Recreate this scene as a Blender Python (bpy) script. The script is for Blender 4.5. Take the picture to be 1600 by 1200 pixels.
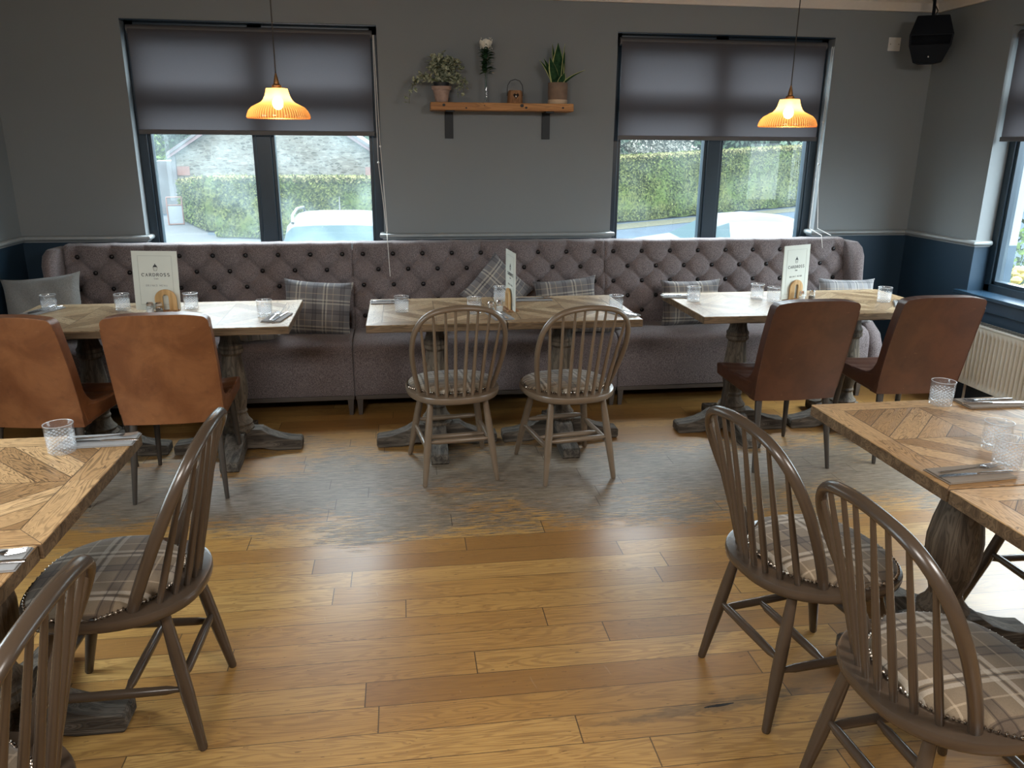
import bpy, math, random
from mathutils import Vector, Matrix
random.seed(7)
PI = math.pi
S = bpy.context.scene
COL = S.collection
for o in list(bpy.data.objects): bpy.data.objects.remove(o)

# ------------------------------------------------------------ camera, world, lights, exposure
cam_d = bpy.data.cameras.new('camera'); cam = bpy.data.objects.new('camera', cam_d); COL.objects.link(cam)
f_ = Vector((0.13286721, 0.94779994, -0.28986474)); r_ = Vector((0.99056916, -0.13685646, 0.00656036)); u_ = Vector((0.03345196, 0.28800273, 0.95704514))
cam.matrix_world = Matrix(((r_.x, u_.x, -f_.x, 0), (r_.y, u_.y, -f_.y, 0), (r_.z, u_.z, -f_.z, 1.6), (0, 0, 0, 1)))
cam_d.sensor_width = 36; cam_d.lens = 1221.33 / 1600 * 36; cam_d.clip_start = 0.02; cam_d.clip_end = 300
S.camera = cam
S.view_settings.view_transform = 'Standard'; S.view_settings.look = 'None'
S.view_settings.gamma = 1; S.view_settings.use_curve_mapping = False
S.view_settings.exposure = 1.38
S.cycles.max_bounces = 10; S.cycles.diffuse_bounces = 5; S.cycles.glossy_bounces = 4
S.cycles.transmission_bounces = 8; S.cycles.transparent_max_bounces = 24
S.cycles.caustics_reflective = False; S.cycles.caustics_refractive = False
S.cycles.sample_clamp_indirect = 4; S.cycles.blur_glossy = 0.5
S.cycles.use_denoising = True

w = bpy.data.worlds.new('overcast_sky'); S.world = w; w.use_nodes = True
nt = w.node_tree; nt.nodes.clear()
tc = nt.nodes.new('ShaderNodeTexCoord'); sx = nt.nodes.new('ShaderNodeSeparateXYZ'); cr = nt.nodes.new('ShaderNodeValToRGB')
bg = nt.nodes.new('ShaderNodeBackground'); wo = nt.nodes.new('ShaderNodeOutputWorld')
nt.links.new(tc.outputs['Generated'], sx.inputs[0]); nt.links.new(sx.outputs['Z'], cr.inputs[0])
cr.color_ramp.elements[0].position = 0.0; cr.color_ramp.elements[0].color = (0.17, 0.20, 0.215, 1)
cr.color_ramp.elements[1].position = 0.75; cr.color_ramp.elements[1].color = (0.86, 0.95, 1.0, 1)
e = cr.color_ramp.elements.new(0.12); e.color = (0.22, 0.255, 0.27, 1)
nt.links.new(cr.outputs[0], bg.inputs[0]); bg.inputs[1].default_value = 13.0
nt.links.new(bg.outputs[0], wo.inputs[0])

def area(name, loc, aim, sx_, sy_, power, color, spread=180):
    l = bpy.data.lights.new(name, 'AREA'); l.shape = 'RECTANGLE'; l.size = sx_; l.size_y = sy_; l.energy = power; l.color = color
    l.spread = math.radians(spread)
    o = bpy.data.objects.new(name, l); COL.objects.link(o); o.location = loc
    o.rotation_euler = (Vector(aim) - Vector(loc)).to_track_quat('-Z', 'Y').to_euler()
    return o
def portal(name, loc, aim, a, b):
    o = area(name, loc, aim, a, b, 1, (1, 1, 1)); o.data.cycles.is_portal = True; return o
portal('portal_back_left', (-0.87, 5.52, 1.5), (-0.87, 0, 1.5), 1.5, 1.62)
portal('portal_back_right', (2.18, 5.52, 1.5), (2.18, 0, 1.5), 1.5, 1.62)
portal('portal_added_left', (-2.56, 2.0, 1.5), (0, 2.0, 1.5), 1.35, 1.6)
portal('portal_right', (3.9, 3.4, 1.5), (0, 3.4, 1.5), 2.4, 1.65)
# unseen fill lights added at ceiling height behind the camera to brighten the room
area('added_fill_rear_left', (-1.0, -0.4, 2.5), (-1.0, 0.3, 0), 1.2, 0.6, 38, (1.0, 0.96, 0.91))
area('added_fill_rear_right', (2.2, -0.4, 2.5), (2.2, 0.3, 0), 1.2, 0.6, 38, (1.0, 0.96, 0.91))

# ------------------------------------------------------------ shader helpers
class V:
    """a socket in a node tree with arithmetic"""
    def __init__(s, t, k): s.t = t; s.k = k
    def _m(s, op, *a, clamp=False):
        n = s.t.nodes.new('ShaderNodeMath'); n.operation = op; n.use_clamp = clamp
        for i, x in enumerate((s,) + a):
            if isinstance(x, V): s.t.links.new(x.k, n.inputs[i])
            else: n.inputs[i].default_value = x
        return V(s.t, n.outputs[0])
    def __add__(s, o): return s._m('ADD', o)
    def __sub__(s, o): return s._m('SUBTRACT', o)
    def __mul__(s, o): return s._m('MULTIPLY', o)
    def __truediv__(s, o): return s._m('DIVIDE', o)
    __radd__ = __add__; __rmul__ = __mul__
    def floor(s): return s._m('FLOOR')
    def fract(s): return s._m('FRACT')
    def abs(s): return s._m('ABSOLUTE')
    def lt(s, o): return s._m('LESS_THAN', o)
    def gt(s, o): return s._m('GREATER_THAN', o)
    def mx(s, o): return s._m('MAXIMUM', o)
    def mn(s, o): return s._m('MINIMUM', o)
    def sin(s): return s._m('SINE')
    def step(s, a, b):
        n = s.t.nodes.new('ShaderNodeMapRange'); n.interpolation_type = 'SMOOTHSTEP'
        s.t.links.new(s.k, n.inputs[0]); n.inputs[1].default_value = a; n.inputs[2].default_value = b
        return V(s.t, n.outputs[0])
class M:
    def __init__(s, name):
        s.m = bpy.data.materials.new(name); s.m.use_nodes = True; s.t = s.m.node_tree
        s.b = s.t.nodes['Principled BSDF']; s.out = s.t.nodes['Material Output']
    def n(s, k): return s.t.nodes.new(k)
    def put(s, sock, v):
        if isinstance(v, V): s.t.links.new(v.k, sock)
        elif hasattr(v, 'is_output'): s.t.links.new(v, sock)
        else: sock.default_value = (*v, 1) if isinstance(v, tuple) and len(v) == 3 and sock.type == 'RGBA' else v
    def coord(s, kind='Object'):
        c = s.n('ShaderNodeTexCoord'); x = s.n('ShaderNodeSeparateXYZ'); s.t.links.new(c.outputs[kind], x.inputs[0])
        return [V(s.t, x.outputs[i]) for i in range(3)]
    def world(s):
        c = s.n('ShaderNodeNewGeometry'); x = s.n('ShaderNodeSeparateXYZ'); s.t.links.new(c.outputs['Position'], x.inputs[0])
        return [V(s.t, x.outputs[i]) for i in range(3)]
    def vec(s, x, y, z=0.0):
        c = s.n('ShaderNodeCombineXYZ')
        for i, a in enumerate((x, y, z)): s.put(c.inputs[i], a)
        return c.outputs[0]
    def noise(s, vec, scale=5, detail=4, rough=0.55, dist=0.0):
        n = s.n('ShaderNodeTexNoise'); s.t.links.new(vec, n.inputs['Vector'])
        n.inputs['Scale'].default_value = scale; n.inputs['Detail'].default_value = detail; n.inputs['Roughness'].default_value = rough
        n.inputs['Distortion'].default_value = dist
        return V(s.t, n.outputs[0])
    def white(s, vec):
        n = s.n('ShaderNodeTexWhiteNoise'); n.noise_dimensions = '3D'; s.t.links.new(vec, n.inputs['Vector']); return V(s.t, n.outputs['Value'])
    def voro(s, vec, scale, feature='F1', out='Distance'):
        n = s.n('ShaderNodeTexVoronoi'); n.feature = feature; s.t.links.new(vec, n.inputs['Vector']); n.inputs['Scale'].default_value = scale
        return V(s.t, n.outputs[out])
    def mix(s, f, a, b):
        n = s.n('ShaderNodeMix'); n.data_type = 'RGBA'; s.put(n.inputs[0], f); s.put(n.inputs[6], a); s.put(n.inputs[7], b); return n.outputs[2]
    def ramp(s, f, *stops):
        n = s.n('ShaderNodeValToRGB'); s.put(n.inputs[0], f); e = n.color_ramp.elements
        while len(e) < len(stops): e.new(0.5)
        for k, (p, c) in zip(e, stops): k.position = p; k.color = (*c, 1)
        return n.outputs[0]
    def bump(s, h, strength=0.3, dist=0.01):
        n = s.n('ShaderNodeBump'); s.put(n.inputs['Height'], h); n.inputs['Strength'].default_value = strength; n.inputs['Distance'].default_value = dist
        s.t.links.new(n.outputs[0], s.b.inputs['Normal'])
    def set(s, color=None, rough=None, metal=None, spec=None, **k):
        if color is not None: s.put(s.b.inputs['Base Color'], color)
        if rough is not None: s.put(s.b.inputs['Roughness'], rough)
        if metal is not None: s.b.inputs['Metallic'].default_value = metal
        if spec is not None: s.b.inputs['Specular IOR Level'].default_value = spec
        for a, v in k.items(): s.put(s.b.inputs[a.replace('_', ' ')], v)
        return s
def plain(name, c, rough=0.5, metal=0, var=0.12, scale=20, bump=0.0, spec=0.5):
    m = M(name); p = m.coord(); n = m.noise(m.vec(*p), scale, 5)
    m.set(m.mix(n, tuple(x * (1 - var) for x in c), tuple(min(1, x * (1 + var)) for x in c)), rough, metal, spec)
    if bump: m.bump(n, bump, 0.002)
    return m.m

# ---- floor oak planks
def floor_mat():
    m = M('oak_planks'); x, y, z = m.world()
    W = 0.1135; yy = (y + 0.054) / W; row = yy.floor(); fy = yy.fract()
    off = m.white(m.vec(row, 3.1, 0.0)) * 1.7; xx = (x + off) / 1.25; col = xx.floor(); fx = xx.fract()
    rnd = m.white(m.vec(row, col, 1.7)); rnd2 = m.white(m.vec(row, col, 9.2))
    gap = (((fy - 0.5).abs()).gt(0.489)).mx((fx - 0.5).abs().gt(0.4985))
    g1 = m.noise(m.vec(x * 0.9 + rnd * 30, y * 8 + rnd2 * 17, rnd * 9), 1.9, 2, 0.4, 0.9)
    rings = ((g1 * 85).sin() * 0.5 + 0.5)
    g2 = m.noise(m.vec(x * 3.5, y * 75, rnd * 5), 2.0, 5, 0.65)
    speck = m.noise(m.vec(x * 22, y * 110, 0.0), 1.0, 3, 0.5).gt(0.69)
    base = m.ramp(rnd, (0.0, (0.25, 0.124, 0.036)), (0.40, (0.335, 0.176, 0.049)), (0.8, (0.395, 0.222, 0.066)), (1.0, (0.45, 0.272, 0.090)))
    c = m.mix(rings.step(0.3, 1.0) * 0.50, base, (0.21, 0.105, 0.034)); c = m.mix(g2.step(0.42, 0.75) * 0.5, c, (0.17, 0.08, 0.028)); c = m.mix(speck * 0.7, c, (0.09, 0.045, 0.02))
    # grey worn traffic lane in front of the banquette tables
    big = m.noise(m.vec(x * 1.0, y * 1.6, 4.0), 1.7, 3, 0.5); streak = m.noise(m.vec(x * 6.0, y * 62, 2.0), 1.9, 6, 0.72)
    d = ((y - 3.60 + x * 0.01).abs() / 0.64)._m('MULTIPLY', -1.0) + 1.0
    dx = ((x - 0.55).abs() / 3.0)._m('MULTIPLY', -1.0) + 1.0
    wear = (d.mn(dx * 1.9) + (big - 0.5) * 1.9 + (rnd - 0.5) * 0.30 + (streak - 0.5) * 3.4).step(0.30, 0.40)
    grey = m.mix(m.noise(m.vec(x * 3, y * 30, 1.0), 4, 6, 0.7).step(0.35, 0.65), (0.050, 0.044, 0.037), (0.20, 0.175, 0.140))
    c = m.mix(wear * 0.85, c, grey)
    # the long black crack and its dark streak
    cx, cy = x - 0.89, y - 1.862 - (x - 0.89) * 0.10
    cn = m.noise(m.vec(x * 9, y * 30, 0.0), 2.2, 4)
    crack = ((cx / 0.052) * (cx / 0.052) + (cy / 0.0075) * (cy / 0.0075) + (cn - 0.5) * 2.2).lt(0.7)
    st = ((cx / 0.42) * (cx / 0.42) + (cy / 0.03) * (cy / 0.03) + (cn - 0.5) * 3.0).step(1.0, 0.2)
    c = m.mix(st * 0.55, c, (0.10, 0.065, 0.035)); c = m.mix(crack, c, (0.004, 0.003, 0.002))
    sc1 = m.noise(m.vec(x * 7 + y * 2, y * 0.7 - x, 0.0), 9, 2).gt(0.735)
    c = m.mix(sc1 * 0.12, c, (0.5, 0.42, 0.3)); c = m.mix(gap * 0.85, c, (0.045, 0.025, 0.012))
    m.set(c, m.noise(m.vec(x, y, 0.0), 3, 4) * 0.12 + 0.32 + wear * 0.08, spec=0.5)
    m.bump(g2 * 0.4 + gap * -1.5 + streak * wear * 0.8, 0.25, 0.0015); return m.m
# ---- table top: bordered field of concentric diagonal boards (object space, 0.7 x 0.7)
def top_mat(name, tone):
    m = M(name); x, y, z = m.coord(); p = x.abs(); q = y.abs()
    border = p.mx(q).gt(0.272); side = p.gt(q)
    t = (p + q) / 0.098; band = t.floor(); ft = t.fract()
    quad = x.gt(0.0) + y.gt(0.0) * 2.0
    rnd = m.white(m.vec(band, quad, 0.37)); rb = m.white(m.vec(side + x.gt(0.0), y.gt(0.0), 5.5))
    along = p - q
    gi = m.noise(m.vec(along * 1.3 + rnd * 20, (p + q) * 11, quad * 3.0), 2.6, 2, 0.35, 0.8)
    bx = m.mix(side, m.vec(x * 1.2, y * 11, rb * 9), m.vec(y * 1.2, x * 11, rb * 9))
    gb = m.noise(bx, 2.6, 2, 0.35, 0.8)
    g = V(m.t, m.mix(border, gi.k, gb.k)); g = V(m.t, g.k)
    lines = ((g * 95).sin() * 0.5 + 0.5)
    r = V(m.t, m.mix(border, rnd.k, rb.k))
    base = m.ramp(r, (0.0, tuple(c * t_ for c, t_ in zip((0.25, 0.165, 0.095), tone))), (0.5, tuple(c * t_ for c, t_ in zip((0.38, 0.27, 0.165), tone))), (1.0, tuple(c * t_ for c, t_ in zip((0.50, 0.38, 0.25), tone))))
    dark = m.noise(m.vec(x, y, 3.0), 3.0, 4).step(0.42, 0.72)
    c = m.mix(lines.step(0.50, 0.95) * (dark * 0.5 + 0.38), base, (0.075, 0.045, 0.024))
    fine = m.noise(m.vec(x * 1.0, y * 1.0, 2.0), 60, 4); c = m.mix(fine.step(0.45, 0.8) * 0.3, c, (0.12, 0.075, 0.04))
    knots = m.noise(m.vec(x * 2, y * 2, 8.0), 7, 3).gt(0.71); c = m.mix(knots * 0.6, c, (0.05, 0.03, 0.02))
    seam = ((ft - 0.5).abs().gt(0.478)).mx((p.mn(q)).lt(0.0018)) * (p.mx(q).lt(0.272))
    edge = ((p.mx(q) - 0.272).abs().lt(0.0018)).mx(((p - q).abs().lt(0.0014)) * border)
    s = seam.mx(edge); c = m.mix(s * 0.75, c, (0.05, 0.03, 0.018))
    m.set(c, V(m.t, m.noise(m.vec(x, y, 0.0), 5, 3).k) * 0.12 + 0.34, spec=0.12)
    m.bump(lines * 0.35 + s * -1.0 + fine * 0.3, 0.35, 0.0015); return m.m
def wood(name, dark, light, rough=0.5, axis=2, sc=1.0, bump=0.25, ringmix=0.5):
    m = M(name); p = m.coord(); k = [9 * sc] * 3; k[axis] = 0.8 * sc
    n = m.noise(m.vec(*[a * b for a, b in zip(p, k)]), 3, 2, 0.4, 0.8); l = ((n * 60).sin() * 0.5 + 0.5)
    c = m.mix(n.step(0.3, 0.7), dark, light); c = m.mix(l.step(0.4, 1.0) * ringmix, c, tuple(a * 0.45 for a in dark))
    m.set(c, rough, spec=0.25); m.bump(l, bump, 0.002); return m.m
def tweed(name, a, b, sc=1.0):
    m = M(name); x, y, z = m.coord(); n1 = m.noise(m.vec(x * 420 * sc, y * 420 * sc, z * 110 * sc), 1.0, 3, 0.7); n2 = m.noise(m.vec(x * 160 * sc, y * 160 * sc, z * 500 * sc), 1.0, 2, 0.7)
    n3 = m.noise(m.vec(x, y, z), 4, 3)
    c = m.mix((n1 * 0.65 + n2 * 0.35).step(0.36, 0.64), a, b); c = m.mix(n3 * 0.25, c, tuple(k * 0.6 for k in a))
    m.set(c, 0.95, spec=0.2, Sheen_Weight=0.15); m.bump(n1 + n2, 0.5, 0.002); return m.m
def plaid(name, base, darkc, lightc, period=0.17, ax=(0, 1), sub=(0.5, 0.4, 0.28)):
    m = M(name); p = m.coord(); u, v = p[ax[0]], p[ax[1]]
    def bands(t, items):
        f = (t / period + 0.37).fract(); out = None
        for c, wd in items:
            b = (f - c).abs().lt(wd); out = b if out is None else out.mx(b)
        return out
    c = base
    for t in (u, v): c = m.mix(bands(t, [(0.30, 0.085)]) * 0.55, c, darkc)
    for t in (u, v): c = m.mix(bands(t, [(0.62, 0.03), (0.74, 0.03)]) * 0.55, c, lightc)
    for t in (u, v): c = m.mix(bands(t, [(0.68, 0.012), (0.24, 0.008), (0.36, 0.008)]) * 0.6, c, tuple(k * 0.4 for k in darkc))
    for t in (u, v): c = m.mix(bands(t, [(0.97, 0.012)]) * 0.4, c, sub)
    wv = m.noise(m.vec(*[a * 300 for a in p]), 1.0, 2, 0.6); c = m.mix((wv - 0.3) * 0.5, c, tuple(k * 0.5 for k in darkc))
    m.set(c, 0.95, spec=0.2, Sheen_Weight=0.2); m.bump(wv, 0.4, 0.001); return m.m
def wall_mat():
    m = M('painted_wall'); x, y, z = m.world(); n = m.noise(m.vec(x, y, z), 60, 4); n2 = m.noise(m.vec(x, y, z), 1.5, 3)
    up = m.mix(n2, (0.178, 0.195, 0.203), (0.198, 0.216, 0.224)); lo = m.mix(n2, (0.012, 0.030, 0.052), (0.016, 0.036, 0.060))
    m.set(m.mix(z.gt(1.01), lo, up), z.gt(1.01) * 0.2 + 0.45, spec=0.35); m.bump(n, 0.08, 0.002); return m.m
def leather(name, a, b, c2):
    m = M(name); p = m.coord(); v = m.vec(*p); n = m.noise(v, 5, 5, 0.6, 0.6); n2 = m.noise(v, 22, 4); g = m.voro(v, 260)
    c = m.mix(n.step(0.3, 0.72), a, b); c = m.mix(n2.step(0.55, 0.8) * 0.35, c, c2)
    scr = m.noise(m.vec(p[0] * 9, p[1] * 2, p[2] * 60), 2.2, 2).gt(0.76); c = m.mix(scr * 0.25, c, (0.55, 0.3, 0.15))
    m.set(c, n2 * 0.2 + 0.30, spec=0.5); m.bump(g * 0.4 + n2, 0.18, 0.002); return m.m
def clear(name, tint=(0.975, 0.985, 0.99), refl=-0.08):
    m = M(name); tr = m.n('ShaderNodeBsdfTransparent'); tr.inputs[0].default_value = (*tint, 1); gl = m.n('ShaderNodeBsdfGlossy'); gl.inputs['Roughness'].default_value = 0.02
    lw = m.n('ShaderNodeLayerWeight'); lw.inputs[0].default_value = 0.5; mx = m.n('ShaderNodeMixShader')
    m.put(mx.inputs[0], V(m.t, lw.outputs['Facing'])._m('POWER', 3.0) * 0.35 + 0.03); m.t.links.new(tr.outputs[0], mx.inputs[1]); m.t.links.new(gl.outputs[0], mx.inputs[2]); m.t.links.new(mx.outputs[0], m.out.inputs[0])
    return m.m
def window_glass():
    # clear pane; patchy haze over the view mixed in as translucency, stronger at left
    m = M('window_glass'); x, y, z = m.world(); tr = m.n('ShaderNodeBsdfTransparent'); tr.inputs[0].default_value = (0.93, 0.98, 1.0, 1); gl = m.n('ShaderNodeBsdfGlossy'); gl.inputs['Roughness'].default_value = 0.02
    tl = m.n('ShaderNodeBsdfTranslucent'); tl.inputs[0].default_value = (0.75, 0.95, 1.0, 1)
    haze = m.noise(m.vec(x + z * 0.6, y, z - x * 0.4), 2.2, 5, 0.6); fac = (haze.step(0.35, 0.75) * 0.035 + 0.012) * (x.lt(0.5) * 1.2 + 0.8)
    m1 = m.n('ShaderNodeMixShader'); m2 = m.n('ShaderNodeMixShader'); m2.inputs[0].default_value = 0.04
    m.put(m1.inputs[0], fac); m.t.links.new(tr.outputs[0], m1.inputs[1]); m.t.links.new(tl.outputs[0], m1.inputs[2])
    m.t.links.new(m1.outputs[0], m2.inputs[1]); m.t.links.new(gl.outputs[0], m2.inputs[2]); m.t.links.new(m2.outputs[0], m.out.inputs[0]); return m.m
def blind_mat():
    m = M('blind_fabric'); x, y, z = m.world(); n = m.noise(m.vec(x * 300, y * 300, z * 300), 1, 2)
    d = m.n('ShaderNodeBsdfDiffuse'); t = m.n('ShaderNodeBsdfTranslucent'); mx = m.n('ShaderNodeMixShader'); mx.inputs[0].default_value = 0.42
    m.put(d.inputs[0], m.mix(n, (0.10, 0.095, 0.10), (0.13, 0.12, 0.128))); t.inputs[0].default_value = (0.055, 0.052, 0.056, 1)
    m.t.links.new(d.outputs[0], mx.inputs[1]); m.t.links.new(t.outputs[0], mx.inputs[2]); m.t.links.new(mx.outputs[0], m.out.inputs[0]); return m.m
def shade_mat():
    m = M('amber_prismatic_glass'); d = m.n('ShaderNodeBsdfTranslucent'); d.inputs[0].default_value = (0.95, 0.55, 0.27, 1)
    tr = m.n('ShaderNodeBsdfTransparent'); tr.inputs[0].default_value = (1.0, 0.72, 0.45, 1); gl = m.n('ShaderNodeBsdfGlossy'); gl.inputs['Roughness'].default_value = 0.12
    m1 = m.n('ShaderNodeMixShader'); x, y, z = m.coord(); rb = (y._m('ARCTAN2', x) * 72.0).sin() * z.step(0.07, 0.03); m.put(m1.inputs[0], z.step(0.10, 0.0) * 0.40 + 0.28 + rb * 0.22); m2 = m.n('ShaderNodeMixShader'); m2.inputs[0].default_value = 0.10
    m.t.links.new(d.outputs[0], m1.inputs[1]); m.t.links.new(tr.outputs[0], m1.inputs[2]); m.t.links.new(m1.outputs[0], m2.inputs[1]); m.t.links.new(gl.outputs[0], m2.inputs[2]); m.t.links.new(m2.outputs[0], m.out.inputs[0]); return m.m
def emit(name, c, s):
    m = M(name); m.set((0, 0, 0), 0.5, Emission_Color=c, Emission_Strength=float(s)); return m.m
def stone_mat():
    m = M('rubble_stone'); x, y, z = m.world(); wob = m.noise(m.vec(x, y, z), 1.5, 3) * 0.12; v = m.vec(x * 4.6 + wob, 0.0, z * 13.0 + wob)
    n = m.n('ShaderNodeTexVoronoi'); m.t.links.new(v, n.inputs['Vector']); n.inputs['Scale'].default_value = 1.0; n.inputs['Randomness'].default_value = 0.75
    e_ = m.voro(v, 1.0, 'DISTANCE_TO_EDGE'); sp = m.n('ShaderNodeSeparateColor'); m.t.links.new(n.outputs['Color'], sp.inputs[0]); r = V(m.t, sp.outputs[0])
    c = m.ramp(r, (0.0, (0.020, 0.018, 0.015)), (0.5, (0.042, 0.038, 0.031)), (1.0, (0.080, 0.074, 0.064)))
    c = m.mix(e_.lt(0.09), c, (0.055, 0.052, 0.045)); m.set(c, 0.95, spec=0.0); return m.m
def leaf_mat(name, a, b, c=None, scale=1.3, det=22):
    m = M(name); x, y, z = m.world(); n = m.noise(m.vec(x, y, z), det, 3, 0.7); k = m.noise(m.vec(x, y, z), scale, 3)
    col = m.mix(n.step(0.3, 0.7), a, b)
    if c: col = m.mix(k.step(0.45, 0.65) * 0.8, col, c)
    m.set(col, 0.9, spec=0.03); return m.m

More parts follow.
